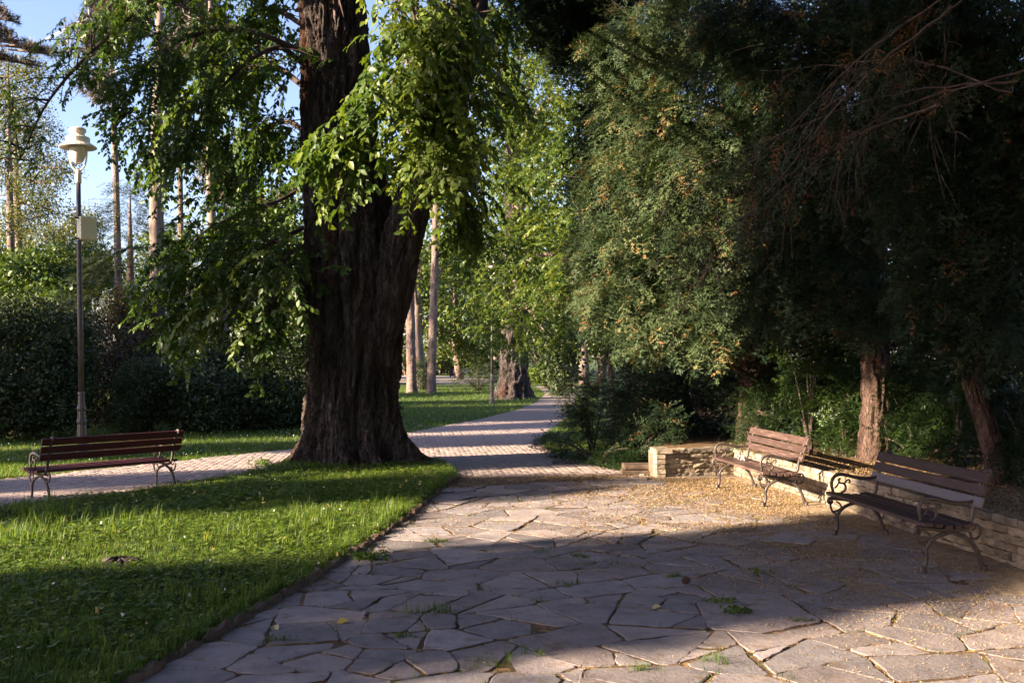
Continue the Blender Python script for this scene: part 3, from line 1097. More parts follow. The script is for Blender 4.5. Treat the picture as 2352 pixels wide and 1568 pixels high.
# tissue on the sunlit bench
tp = at(1694, 1047, 13.72)
mb = MB()
P_ = []
for i in range(6):
    for j in range(6):
        x, y = -.045 + .018 * i, -.035 + .014 * j
        P_.append((x + random.gauss(0, .01), y + random.gauss(0, .01), .03 + .045 * abs(math.sin(i * 1.9 + j * .4)) * (1 if i != 3 else .3) + random.gauss(0, .008) - .03 * (j in (0, 5))))
mb.add(P_, [(i * 6 + j, i * 6 + j + 1, i * 6 + j + 7, i * 6 + j + 6) for i in range(5) for j in range(5)])
o = mb.build('paper_tissue', M['paper'], None, True)
o.location = (3.12, 13.62, .44)
tag(o, 'crumpled white paper tissue left on the sunlit bench seat', 'tissue')


# ------------------------------------------------------------------ lamps
def lamp(loc, label, box, lean):
    root = empty('street_lamp', loc)
    root.rotation_euler = (0, lean, 0)
    tag(root, label, 'street lamp', 'park lamp posts')
    mb = MB()
    mb.lathe([(.115, 0), (.115, .1), (.1, .13), (.108, .17), (.108, .2), (.09, .25), (.077, .62), (.088, .66), (.088, .7), (.074, .73), (.072, .86), (.084, .9), (.084, .93), (.062, .98), (.056, 1.15), (.064, 1.18), (.056, 1.22)], seg=24, flutes=1, famp=-.06)
    mb.build('lamp_base', M['post'], root)
    mb = MB()
    mb.lathe([(.052, 1.2), (.05, 2.5), (.046, 3.8), (.042, 4.5), (.04, 5.12)], seg=16)
    mb.build('post', M['post'], root, True)
    mb = MB()
    mb.lathe([(.045, 5.1), (.055, 5.11), (.055, 5.34), (.04, 5.36)], seg=16)
    for sx in (1, -1):
        mb.tube([(sx * .03, 0, 5.33), (sx * .1, 0, 5.4), (sx * .14, 0, 5.48), (sx * .16, 0, 5.6), (sx * .165, 0, 5.7), (sx * .155, 0, 5.8)], .016, 8, 3)
    mb.build('yoke', M['lampwhite'], root, True)
    mb = MB()
    mb.lathe([(.015, 5.46), (.06, 5.48), (.1, 5.53), (.13, 5.6), (.145, 5.68), (.15, 5.76), (.15, 5.82)], seg=20)
    mb.build('globe', M['glass'], root, True)
    mb = MB()
    mb.lathe([(.15, 5.8), (.325, 5.76), (.335, 5.77), (.33, 5.785), (.25, 5.84), (.215, 5.855), (.215, 5.95), (.2, 5.962), (.135, 5.985), (.12, 6.02), (.135, 6.06), (.15, 6.07), (.15, 6.115), (.125, 6.135), (.03, 6.15)], seg=24)
    mb.build('lamp_hood', M['lampwhite'], root)
    if box:
        mb = MB()
        mb.box((0, 0, 0), (.3, .17, .42), bev=.008)
        b = mb.build('control_box', M['box'], root)
        b.location = (.19, -.1, 4.24)
        b.rotation_euler = (0, 0, math.radians(48))
        mb = MB()
        mb.box((.1525, -.0, 0), (.006, .15, .39))
        mb.build('box_door', M['box'], b)
        for z in (-.19, .19):
            mb = MB()
            mb.box((-.17, .02, z), (.12, .03, .03))
            mb.build('bracket', M['post'], b)
        mb = MB()
        mb.tube([(0, -.03, 4.62), (-2.5, 1, 4.45), (-5, 2, 4.5), (-8, 3, 4.8)], .006, 4, 3)
        mb.build('cable', M['iron'], root)
    return root


lp = ground_pt(189, 1051)
lamp((lp[0], lp[1], 0), 'lamp post with white hood and beige control box beyond the red bench', True, -.022)
lp = ground_pt(1130, 927)
lamp((lp[0], lp[1], 0), 'distant dark lamp post half hidden in leaves beside the second big trunk', False, 0)


# ------------------------------------------------------------------ foliage templates
def leaf_vf(L=.1, W=.058, fold=.25, droop=.12):
    """Pointed oval leaf, folded on its midrib, along +x."""
    V_ = [(0, 0, 0), (L * .3, W * .5, W * fold * .5), (L * .62, W * .42, W * fold * .4 - L * droop * .3), (L, 0, -L * droop), (L * .62, -W * .42, W * fold * .4 - L * droop * .3), (L * .3, -W * .5, W * fold * .5), (L * .5, 0, -L * droop * .2)]
    return V_, [(0, 6, 2, 1), (6, 3, 2), (0, 5, 4, 6), (6, 4, 3)]


LEAF_V = np.array(leaf_vf()[0])
LEAF_F = leaf_vf()[1]


def frame(x, n):
    x = x / (np.linalg.norm(x) + 1e-9)
    n = n - x * (n @ x)
    n = n / (np.linalg.norm(n) + 1e-9)
    return np.stack([x, np.cross(n, x), n], 1)


def strand(L, a0, a1, nl, r, size=1.0, simple=False):
    """Hanging shoot along +x that droops from angle a0 to a1; returns template and leaf frames."""
    n = 9
    pts = [np.zeros(3)]
    for i in range(n - 1):
        a = a0 + (a1 - a0) * (i / (n - 2)) ** .7
        pts.append(pts[-1] + np.array([math.cos(a), r.normal(0, .12), math.sin(a)]) * L / (n - 1))
    P = np.array(pts)
    tv, tf = tube_vf(P, np.linspace(.006, .002, n), 3, 0, False)
    parts, frames, extra = [(tv, tf)], [], []
    for k in range(nl):
        t = (k + .6) / nl
        i = min(int(t * (n - 1)), n - 2)
        f = t * (n - 1) - i
        p = P[i] * (1 - f) + P[i + 1] * f
        tg = P[i + 1] - P[i]
        tg = tg / np.linalg.norm(tg)
        side = 1 if k % 2 else -1
        ld = .5 * tg + side * np.array([0, .75, 0]) + np.array([.1, 0, -.4]) + r.normal(0, .22, 3)
        nr = np.array([.45, 0, .8]) + r.normal(0, .4, 3)
        Fm = frame(ld, nr) * size * r.uniform(.5, 1.2) * (1 if t < .85 else .75)
        frames.append((p, Fm))
        if not simple and k % 7 == 3 and t < .85:
            sd = .4 * tg + side * np.array([0, r.uniform(.5, .9), 0]) + np.array([.15, 0, -.35])
            sd = sd / np.linalg.norm(sd) * r.uniform(.16, .3)
            tv2, tf2 = tube_vf([p, p + sd * .5 + [0, 0, .015], p + sd], [.003, .002, .001], 3, 0, False)
            extra.append((tv2, tf2))
            for w in range(5):
                q = p + sd * (w + 1) / 5
                ld2 = sd / np.linalg.norm(sd) * .6 + (1 if w % 2 else -1) * np.cross(sd, [0, 0, 1]) / np.linalg.norm(sd) * .7 + np.array([0, 0, -.45]) + r.normal(0, .25, 3)
                F2 = frame(ld2, nr + r.normal(0, .3, 3)) * size * r.uniform(.5, 1.0)
                frames.append((q, F2))
                extra.append((LEAF_V @ F2.T + q, LEAF_F))
        parts.append((LEAF_V[[0, 5, 3, 1]] @ Fm.T + p, [(0, 1, 2, 3)]) if simple else (LEAF_V @ Fm.T + p, LEAF_F))
    return tri_template(parts + extra), frames


rs = np.random.default_rng(3)
STR = [strand(.95, -.1, -1.2, 22, rs, 1.38), strand(1.1, -.9, -1.45, 25, rs, 1.38), strand(.75, -.5, -1.3, 18, rs, 1.38), strand(1.2, -.7, -1.5, 28, rs, 1.38), strand(.6, .1, -.8, 16, rs, 1.38)]
STRT = [s[0] for s in STR]
STRS = [strand(.95, -.1, -1.2, 24, rs, 1.4, True)[0], strand(.75, -.5, -1.3, 20, rs, 1.4, True)[0], strand(.6, .1, -.8, 18, rs, 1.4, True)[0]]


def needle(p, d, w, n):
    sd = np.cross(d, n)
    sd = sd / (np.linalg.norm(sd) + 1e-9) * w
    return [p - sd * .5, p + sd * .5, p + d]


def frond(r, nt, nn, nlen=.055, nw=.014, droop=.25, spread=.42):
    """Flat evergreen spray of unit length along +x: side twigs, each a comb of needles."""
    parts = []
    up = np.array([0, 0, 1.0])

    def comb(P0, P1, count, ln):
        tg = P1 - P0
        L = np.linalg.norm(tg)
        tg = tg / L
        sd = np.cross(up, tg)
        vs, fs = [], []
        vs += [P0 - sd * .004, P0 + sd * .004, P1]
        fs.append((0, 1, 2))
        for k in range(count):
            t = (k + .5) / count
            p = P0 + (P1 - P0) * t
            s = 1 if k % 2 else -1
            d = (.62 * tg + s * .75 * sd + up * r.normal(.08, .22)) * ln * r.uniform(.75, 1.15) * (1 - .35 * t)
            o = len(vs)
            vs += needle(p, d, nw, up)
            fs.append((o, o + 1, o + 2))
        return vs, fs

    ax = lambda t: np.array([t, .05 * math.sin(t * 4), -droop * t * t])
    parts.append(comb(ax(0), ax(.5), nn // 2, nlen))
    parts.append(comb(ax(.5), ax(1), nn, nlen))
    for k in range(nt):
        t = .08 + .84 * (k + r.uniform(.2, .8)) / nt
        s = 1 if k % 2 else -1
        ln = spread * (1 - .72 * t) * r.uniform(.7, 1.2)
        a = s * r.uniform(.75, 1.1)
        b = ax(t)
        e = b + np.array([math.cos(a), math.sin(a), -.15 + r.normal(0, .18)]) * ln
        parts.append(comb(b, e, nn, nlen))
    return tri_template(parts)


FR_HI = [frond(rs, 7, 6, .105, .036) for _ in range(6)]
FR_MD = [frond(rs, 7, 7, .1, .034) for _ in range(4)]
FR_LO = [frond(rs, 6, 6, .12, .045) for _ in range(4)]


def cluster(r, n, rad_, L, W):
    """A handful of small leaves in a loose ball, each one folded rhombus."""
    parts = []
    for k in range(n):
        p = r.normal(0, 1, 3)
        p = p / np.linalg.norm(p) * rad_ * r.uniform(.25, 1) ** .6
        Fm = frame(p * .5 + r.normal(0, 1, 3) * rad_ + np.array([0, 0, -.3 * rad_]), p + np.array([0, 0, rad_ * .8]) + r.normal(0, .6, 3) * rad_) * r.uniform(.7, 1.25)
        v = np.array([(0, 0, 0), (L * .5, W * .5, W * .1), (L, 0, -L * .1), (L * .5, -W * .5, W * .1)])
        parts.append((v @ Fm.T + p, [(0, 3, 2, 1)]))
    return tri_template(parts)


CL_FINE = [cluster(rs, 18, 1.0, .42, .26) for _ in range(5)]
CL_COARSE = [cluster(rs, 8, 1.0, .75, .55) for _ in range(4)]       # unit radius; scaled when placed
CL_TINY = [cluster(rs, 28, 1.0, .28, .17) for _ in range(5)]


def tuft(r, n):
    """Bottle-brush of long needles, unit radius (pine)."""
    parts = []
    for k in range(n):
        d = r.normal(0, 1, 3) + np.array([.4, 0, .3])
        d = d / np.linalg.norm(d)
        parts.append((needle(d * .1, d * r.uniform(.6, 1), .09, np.array([.3, .5, .8])), [(0, 1, 2)]))
    return tri_template(parts)


TUFT = [tuft(rs, 26) for _ in range(3)]


# ------------------------------------------------------------------ generic plants
def lobes_px(rows):
    """(u, v, d, ru, rv, rd) measured on the photograph -> centres and radii in metres."""
    out = []
    for (u, v, d, ru, rv, rd) in rows:
        out.append((at(u, v, d), np.array([ru / FPX * d, rd, rv / FPX * d])))
    return out


def lobe_points(lobes, n, r, inner=.45, top_bias=0.0):
    vol = np.array([(q[1][0] * q[1][1] + q[1][1] * q[1][2] + q[1][0] * q[1][2]) for q in lobes])
    cnt = r.multinomial(n, vol / vol.sum())
    P, D = [], []
    for (c, rad_), k in zip(lobes, cnt):
        d = r.normal(0, 1, (k, 3))
        d /= np.linalg.norm(d, axis=1)[:, None]
        q = r.uniform(inner, 1.03, k) ** .6
        # lumpy surface
        lum = 1 + .22 * fbm(d * 2.2 + c[None, :] * .7, 2, 11)
        P.append(c + d * rad_ * (q * lum)[:, None])
        D.append(d)
    return np.vstack(P), np.vstack(D)


def crown_fronds(name, lobes, n, temps, size, mat, parent, seed, tint=(.45, .16), dead=0.0, droop=(-.45, .3), zmin=None, var=.12):
    r = np.random.default_rng(seed)
    P, D = lobe_points(lobes, n, r)
    if zmin is not None:
        k = P[:, 2] > zmin
        P, D = P[k], D[k]
    n = len(P)
    az = np.arctan2(D[:, 1], D[:, 0]) + r.normal(0, .7, n)
    pit = r.normal(droop[0], droop[1], n) + D[:, 2] * .35
    mats = rot_mats(az, pit, r.normal(0, .5, n), r.uniform(size[0], size[1], n))
    P = P - mats[:, :, 0] * .5
    tb = r.normal(tint[0], tint[1], n)
    tb = np.clip(tb + .12 * fbm(P * 1.3, 2, seed), 0, .8)
    dead_m = r.random(n) < dead * (1 + 2 * (vnoise(P * .9, 3) > .25))
    tb = np.where(dead_m, r.uniform(.9, 1, n), tb)
    base = parent.location if parent is not None else Vector((0, 0, 0))
    me = scatter_mesh(name, temps, r.integers(0, len(temps), n), mats, P - np.array(base[:]), tb, var, seed=seed)
    return link(name, me, mat, parent)


def crown_clusters(name, lobes, n, temps, size, mat, parent, seed, tint=(.5, .2), var=.15, inner=.4, zmin=None):
    r = np.random.default_rng(seed)
    P, D = lobe_points(lobes, n, r, inner)
    if zmin is not None:
        k = P[:, 2] > zmin
        P = P[k]
    n = len(P)
    mats = rot_mats(r.uniform(0, 2 * PI, n), r.normal(0, .35, n), r.normal(0, .35, n), r.uniform(size[0], size[1], n))
    tb = np.clip(r.normal(tint[0], tint[1], n) + .12 * fbm(P * .8, 2, seed), 0, 1)
    base = parent.location if parent is not None else Vector((0, 0, 0))
    me = scatter_mesh(name, temps, r.integers(0, len(temps), n), mats, P - np.array(base[:]), tb, var, seed=seed)
    return link(name, me, mat, parent)


def trunk_tubes(name, tubes, mat, parent, seg=8):
    """tubes: list of (points in world, radii). One mesh."""
    mb = MB()
    b = np.array(parent.location[:]) if parent is not None else np.zeros(3)
    for pts, rad_ in tubes:
        mb.tube([np.asarray(p) - b for p in pts], rad_, seg, 3)
    return mb.build(name, mat, parent, True)


def bark_trunk(name, pts, radii, mat, parent, seg=40, rings=60, rough=.06, seed=0, cell=(6, 6, 1.4), flare=.35, flare_h=.5):
    """Tapered trunk with furrowed bark in the mesh."""
    P = catmull(pts, 12)
    R = np.interp(np.linspace(0, 1, len(P)), np.linspace(0, 1, len(radii)), radii)
    S = np.linspace(0, len(P) - 1, rings)
    C = np.stack([np.interp(S, np.arange(len(P)), P[:, k]) for k in range(3)], 1)
    Rr = np.interp(S, np.arange(len(P)), R)
    h = C[:, 2] - C[0, 2]
    Rr = Rr * (1 + flare * np.exp(-h / flare_h))
    a = np.linspace(0, 2 * PI, seg, endpoint=False)
    X = np.stack([np.cos(a), np.sin(a)], 1)
    q = np.stack([np.broadcast_to(X[None, :, 0] * 1.0, (rings, seg)) * cell[0] * .5, np.broadcast_to(X[None, :, 1], (rings, seg)) * cell[1] * .5, np.broadcast_to(h[:, None] * cell[2], (rings, seg))], -1)
    dsp = 1 + rough * (1 - 2 * np.abs(fbm(q, 3, seed))) + .05 * np.cos(a * 3 + seed)[None, :] * np.exp(-h / .8)[:, None]
    Rg = Rr[:, None] * dsp
    V_ = np.stack([C[:, None, 0] + Rg * X[None, :, 0], C[:, None, 1] + Rg * X[None, :, 1], np.broadcast_to(C[:, None, 2], (rings, seg))], -1).reshape(-1, 3)
    i, j = np.meshgrid(np.arange(rings - 1), np.arange(seg), indexing='ij')
    k = (j + 1) % seg
    F_ = np.stack([i * seg + j, i * seg + k, (i + 1) * seg + k, (i + 1) * seg + j], -1).reshape(-1, 4)
    b = np.array(parent.location[:]) if parent is not None else np.zeros(3)
    return link(name, np_mesh(name, V_ - b, [F_], smooth=True), mat, parent)


def broadleaf(x, y, h, crown_r, label, group=None, seed=0, mat='leaf_far', trunk_r=.3, n=500, size=(.45, .75), lobes_n=9, crown_z=(.3, 1.0), tint=(.5, .2), temps=None, bark='bark_grey', name='broadleaf_tree', squash=1.0):
    r = np.random.default_rng(seed + 100)
    root = empty(name, (x, y, 0))
    tag(root, label, 'tree', group)
    zc0, zc1 = h * crown_z[0], h * crown_z[1]
    lob, tubes = [], []
    top = np.array([x + r.normal(0, .3), y + r.normal(0, .3), h * .8])
    base = np.array([x, y, -.05])
    tubes.append(([base, base + (top - base) * .3 + r.normal(0, .12, 3) * [1, 1, 0], base + (top - base) * .65 + r.normal(0, .2, 3) * [1, 1, 0], top], [trunk_r * 1.35, trunk_r, trunk_r * .7, trunk_r * .2]))
    for k in range(lobes_n):
        a = k * 2.4 + r.uniform(-.4, .4)
        t = (k + .5) / lobes_n
        z = zc0 + (zc1 - zc0) * t
        rr = crown_r * math.sin(PI * min(max(.16 + .8 * t, 0), 1)) ** .6
        lr = crown_r * r.uniform(.36, .55)
        c = np.array([x + math.cos(a) * (rr - lr * .6) * .85, y + math.sin(a) * (rr - lr * .6) * .85 * squash, z - lr * .2])
        lob.append((c, np.array([lr, lr * squash, lr * .72])))
        s = base + (top - base) * min(.9, max(.15, (z / h) * .75))
        tubes.append(([s, (s + c) / 2 + [0, 0, .15 * lr], c], [trunk_r * .42, trunk_r * .25, trunk_r * .06]))
    trunk_tubes('trunk', tubes, M[bark], root, 9)
    crown_clusters('crown', lob, n, temps or CL_FINE, size, M[mat], root, seed, tint)
    return root


def spruce(x, y, h, rad_, label, seed=0, mat='leaf_spruce', n=900, size=(.7, 1.2), z0=.3, temps=None, cat='tree', name='spruce_tree', group=None, bark='bark_grey'):
    r = np.random.default_rng(seed)
    root = empty(name, (x, y, 0))
    tag(root, label, cat, group)
    trunk_tubes('trunk', [([(x, y, -.05), (x + .05, y, h * .5), (x, y, h * .98)], [.03 * h, .018 * h, .004])], M[bark], root, 9)
    whorl = np.floor(r.random(n) ** 1.35 * 14) / 14 + r.normal(0, .012, n)
    t = np.clip(whorl, 0, .98)
    z = z0 + (h - z0) * t
    rmax = rad_ * (1 - t) ** .62
    az = r.uniform(0, 2 * PI, n)
    lump = 1 + .3 * vnoise(np.stack([np.cos(az) * 2.2, np.sin(az) * 2.2, z * 1.1], 1), seed)
    q = r.uniform(.35, 1, n) ** .7 * rmax * lump
    P = np.stack([x + np.cos(az) * q, y + np.sin(az) * q, z - q * .12 + r.normal(0, .1, n)], 1)
    sc = r.uniform(size[0], size[1], n) * np.clip(.45 + .6 * (1 - t), .3, 1)
    mats = rot_mats(az + r.normal(0, .35, n), r.normal(-.12, .2, n), r.normal(0, .35, n), sc)
    P = P - mats[:, :, 0] * .6
    temps = temps or FR_LO
    me = scatter_mesh('crown', temps, r.integers(0, len(temps), n), mats, P - np.array([x, y, 0]), np.clip(r.normal(.45, .18, n), 0, 1), .12, seed=seed)
    link('crown', me, M[mat], root)
    return root


def pine(u, d, base_v, width_px, lean, label, seed, crown_rows, h=17, bark='bark_pine', mat='leaf_pine', tuft_n=260, name='pine_tree', tsize=(.35, .6), group=None, temps=None, base=None):
    """Tall bare stem with a few boughs of needle tufts; crown_rows = lobes."""
    r = np.random.default_rng(seed)
    b = at(u, base_v, d) if base is None else np.array(base)
    x, y = b[0], b[1]
    rad_ = width_px / FPX * d / 2
    root = empty(name, (x, y, 0))
    tag(root, label, 'tree', group)
    pts = [(x, y, -.05), (x + lean * .3 + r.normal(0, .03), y, h * .25), (x + lean * .55 + r.normal(0, .08), y, h * .5), (x + lean, y, h)]
    bark_trunk('trunk', pts, [rad_ * 1.05, rad_ * .95, rad_ * .8, rad_ * .3], M[bark], root, 24, 90, .1, seed, (7, 7, 2.2), .3, .35)
    lob = lobes_px(crown_rows)
    tubes = []
    for c, rr in lob:
        s = np.array([x + lean * min(1, c[2] / h), y, min(h * .95, c[2] + .2)])
        tubes.append(([s, (s + c) / 2 + [0, 0, .2], c, c + (c - s) * .15 + [0, 0, .1]], [rad_ * .3, rad_ * .2, rad_ * .1, .01]))
        for q in range(7):
            e = c + r.normal(0, .6, 3) * rr
            tubes.append(([c + (s - c) * r.uniform(0, .5), (c + e) / 2, e], [.03, .02, .008]))
    trunk_tubes('branch', tubes, M['bark_grey'], root, 5)
    crown_clusters('crown', lob, tuft_n, temps or TUFT, tsize, M[mat], root, seed, (.5, .2), inner=.2)
    return root


def shrub(rows, label, seed, mat, n, size, temps=None, name='shrub', group=None, tint=(.45, .2), stems=True):
    lob = lobes_px(rows)
    c0 = np.mean([c for c, _ in lob], axis=0)
    root = empty(name, (c0[0], c0[1], 0))
    tag(root, label, name.split('_')[-1] if name != 'yew_sapling' else 'sapling', group)
    crown_clusters('foliage', lob, n, temps or CL_FINE, size, M[mat], root, seed, tint, zmin=.02)
    if stems:
        r = np.random.default_rng(seed)
        tubes = []
        for c, rr in lob:
            for q in range(3):
                e = c + r.normal(0, .35, 3) * rr
                tubes.append(([np.array([c0[0] + r.normal(0, .15), c0[1] + r.normal(0, .15), 0]), (np.array([c0[0], c0[1], 0]) + e) / 2 + [0, 0, .1], e], [.04, .025, .01]))
        trunk_tubes('stem', tubes, M['twig'], root, 5)
    return root


# ------------------------------------------------------------------ the old tree
TX, TY = -2.62, 16.95
big = empty('broadleaf_tree', (TX, TY, 0))
tag(big, 'massive old tree with furrowed trunk and hanging leafy shoots on the near lawn', 'tree')


def big_trunk():
    rings, seg = 330, 260
    z = np.concatenate([np.linspace(-.12, 1.2, 110), np.linspace(1.215, 9.5, 220)])
    cx = np.interp(z, [0, .15, 1.3, 3.1, 4.2, 6.0, 9.5], [-2.66, -2.66, -2.7, -2.68, -2.8, -3.0, -3.1])
    R = np.interp(z, [0, .15, .6, 1.3, 2.2, 3.1, 4.2, 6.0, 9.5], [.82, .79, .71, .69, .72, .77, .69, .55, .46])
    a = np.linspace(0, 2 * PI, seg, endpoint=False)
    A, Z = np.meshgrid(a, z)
    rad_ = np.broadcast_to(R[:, None], A.shape).copy()
    wob = A + .12 * np.sin(Z * .9 + 1) + .05 * np.sin(Z * 2.3)
    # buttress folds
    fl = .05 * np.cos(5 * wob + .6) + .04 * np.cos(9 * wob + 2.1) + .03 * np.cos(13 * wob + Z * .4)
    rad_ *= 1 + fl * (1 + .6 * np.exp(-Z / .9))
    # deep creases facing the camera (angle -90 deg is towards the camera)
    for ac, w, dp in ((-1.72, .055, .16), (-1.22, .05, .14), (-2.2, .05, .08), (-.75, .06, .12), (-2.6, .05, .07)):
        dd = (wob - ac + PI) % (2 * PI) - PI
        rad_ *= 1 - dp * np.exp(-(dd / w) ** 2) * np.clip(1.15 - np.abs(Z - 1.6) / 2.4, 0, 1)
    # roots
    for ac, w, L, hh in ((-.3, .16, .72, .26), (-1.0, .15, .35, .2), (-2.75, .2, .42, .25), (2.2, .25, .6, .3), (-1.75, .2, .16, .22), (3.0, .22, .55, .25), (.9, .3, .6, .25)):
        dd = (A - ac + PI) % (2 * PI) - PI
        rad_ += L * np.exp(-(dd / w) ** 2) * np.exp(-np.clip(Z, 0, None) / hh)
        rad_ += .2 * L * np.exp(-(dd / (w * 1.8)) ** 2) * np.exp(-np.clip(Z, 0, None) / (hh * 2.4))
    X, Y = np.cos(A), np.sin(A)
    p = np.stack([X * 7, Y * 7, Z * 1.6], -1)
    warp = np.stack([fbm(p * .5, 2, 31), fbm(p * .5, 2, 32), fbm(p * .5, 2, 33)], -1)
    p = p + warp * .8
    ridge = 1 - np.abs(fbm(p, 3, 41))
    p2 = np.stack([X * 19, Y * 19, Z * 4.2], -1) + warp * 2
    ridge2 = 1 - np.abs(fbm(p2, 3, 51))
    p3 = np.stack([X * 3, Y * 3, Z * 1.0], -1)
    rad_ += .075 * (ridge - .5) + .07 * (ridge2 - .5) + .045 * fbm(p3, 3, 61)
    # burls
    for ac, zc, rr_, dp in ((-1.55, 2.9, .3, .1), (-1.1, 3.4, .26, .09), (-1.95, 3.2, .22, .07), (-2.9, 3.0, .35, .1), (-1.35, 2.3, .2, .06)):
        dd = (A - ac + PI) % (2 * PI) - PI
        rad_ += dp * np.exp(-((dd * .8) ** 2 + (Z - zc) ** 2) / rr_ ** 2)
    V_ = np.stack([cx[:, None] + rad_ * X - TX, rad_ * Y, Z], -1).reshape(-1, 3)
    i, j = np.meshgrid(np.arange(rings - 1), np.arange(seg), indexing='ij')
    k = (j + 1) % seg
    F_ = np.stack([i * seg + j, i * seg + k, (i + 1) * seg + k, (i + 1) * seg + j], -1).reshape(-1, 4)
    return link('trunk', np_mesh('trunk', V_, [F_], smooth=True), M['bark_big'], big)


big_trunk()
bark_trunk('limb', [(-2.3, 16.75, 1.7), (-2.05, 16.6, 2.9), (-1.75, 16.5, 4.1), (-1.2, 16.4, 5.6), (-.75, 16.3, 7.4), (-.6, 16.2, 9.6)], [.3, .36, .32, .3, .29, .26], M['bark_big'], big, 90, 170, .14, 4, (9, 9, 2.4), 0, 1)

LIMBS = [
    [(700, -20, 16.7), (560, -70, 15.5), (380, -20, 14.5), (220, 110, 14), (110, 235, 13.8), (45, 370, 13.6)],
    [(700, 120, 16.7), (560, 70, 16), (420, 90, 15.5), (320, 170, 15), (260, 300, 14.8)],
    [(700, 0, 17), (600, -60, 17), (450, -70, 17.5), (320, -20, 18), (230, 90, 18)],
    [(700, 200, 17), (620, 150, 17.5), (520, 180, 18), (430, 250, 18.3), (380, 380, 18.3)],
    [(700, 150, 16.8), (640, 110, 16.4), (560, 150, 16), (480, 240, 15.7), (430, 330, 15.5)],
    [(700, 300, 17), (650, 280, 18), (590, 320, 19), (550, 420, 19)],
    [(700, 60, 17.5), (620, 20, 19), (560, 60, 20), (520, 180, 20.5)],
    [(700, 430, 17.2), (620, 470, 16.8), (530, 500, 16.4), (450, 550, 16.2), (400, 640, 16)],
    [(705, 520, 17), (640, 550, 16.4), (560, 590, 16), (500, 650, 15.8), (460, 740, 15.7)],
    [(708, 560, 17), (660, 590, 16.2), (630, 670, 15.7), (610, 760, 15.5)],
    [(700, 420, 17), (660, 440, 18), (600, 470, 18.6), (560, 560, 18.8)],
    [(850, -200, 16), (900, -160, 13.2), (935, -60, 11.9), (955, 70, 11.5), (965, 230, 11.4)],
    [(1000, -180, 16), (1000, -90, 13), (990, 30, 11.8), (1005, 180, 11.5), (985, 350, 11.4)],
    [(1040, -150, 15.5), (1050, -40, 12.8), (1060, 120, 11.8), (1065, 330, 11.6)],
    [(900, -80, 15.5), (930, 60, 12.2), (900, 190, 11.8), (850, 280, 11.6), (790, 350, 11.6)],
    [(1090, -50, 16.6), (1120, 20, 17), (1145, 110, 17.2), (1150, 230, 17.3)],
    [(1000, 250, 16.4), (1030, 330, 16.7), (1060, 430, 16.9), (1075, 540, 17)],
    [(930, -90, 15), (960, 40, 12.3), (985, 210, 11.9), (1010, 400, 11.7)],
    [(780, -160, 16), (760, -120, 15), (770, -40, 14.4), (790, 40, 14.2)],
    [(650, -200, 17), (520, -220, 18), (380, -160, 18.5), (300, -60, 18.8)],
]
LIMB_N = [150, 120, 90, 100, 100, 100, 120, 100, 100, 70, 90, 60, 80, 70, 90, 70, 80, 70, 16, 60]
LIMB_S = [.5, .75, .8, .95, .85, .9, .9, .8, .95, .9, .8] + [.85] * 9
mb = MB()
SP, SA, SS, ST_, SL = [], [], [], [], []
rb = np.random.default_rng(77)
for li, (limb, cnt) in enumerate(zip(LIMBS, LIMB_N)):
    P = catmull([at(*q) for q in limb], 8)
    r0 = .055 if li < 7 else .042
    mb.tube([p - np.array([TX, TY, 0]) for p in P], np.linspace(r0, .008, len(P)), 6, 0)
    for k in range(cnt):
        t = .22 + .8 * rb.random() ** .8
        t = min(t, .995)
        f = t * (len(P) - 1)
        i = min(int(f), len(P) - 2)
        p = P[i] + (P[i + 1] - P[i]) * (f - i)
        tg = P[i + 1] - P[i]
        sidew = .55 if li < 11 else .28
        e = p + rb.normal(0, sidew, 3) * np.array([.8, 1, .35]) * (1.1 - .5 * t)
        pu, pv = 1176 + e[0] / e[1] * FPX, 826 - (e[2] - CAM_H) / e[1] * FPX
        if li < 4 and 95 < pu < 245 and pv > 185:
            continue
        if 11 <= li <= 18 and pu < 850 and pv < 215:
            continue
        if k % 2 == 0:
            mb.tube([p - np.array([TX, TY, 0]), (p + e) / 2 - np.array([TX, TY, 0]) + [0, 0, .06], e - np.array([TX, TY, 0])], [.012, .009, .006], 4, 0, False)
        SP.append(e)
        SA.append(math.atan2(tg[1], tg[0]) + rb.normal(0, .9))
        SS.append(rb.uniform(.75, 1.12) * LIMB_S[li] * (1 if li > 1 else 1.25 - .45 * t))
        SL.append(li)
        ST_.append(rb.choice([0, 1, 2, 3, 4], p=[.27, .2, .25, .1, .18] if li < 11 else [.3, .2, .25, .05, .2]))
mb.build('branch', M['twig'], big, True)
SP, SA, SS, ST_, SL = map(np.array, (SP, SA, SS, ST_, SL))
mats = rot_mats(SA, rb.normal(0, .15, len(SA)), rb.normal(0, .2, len(SA)), SS)
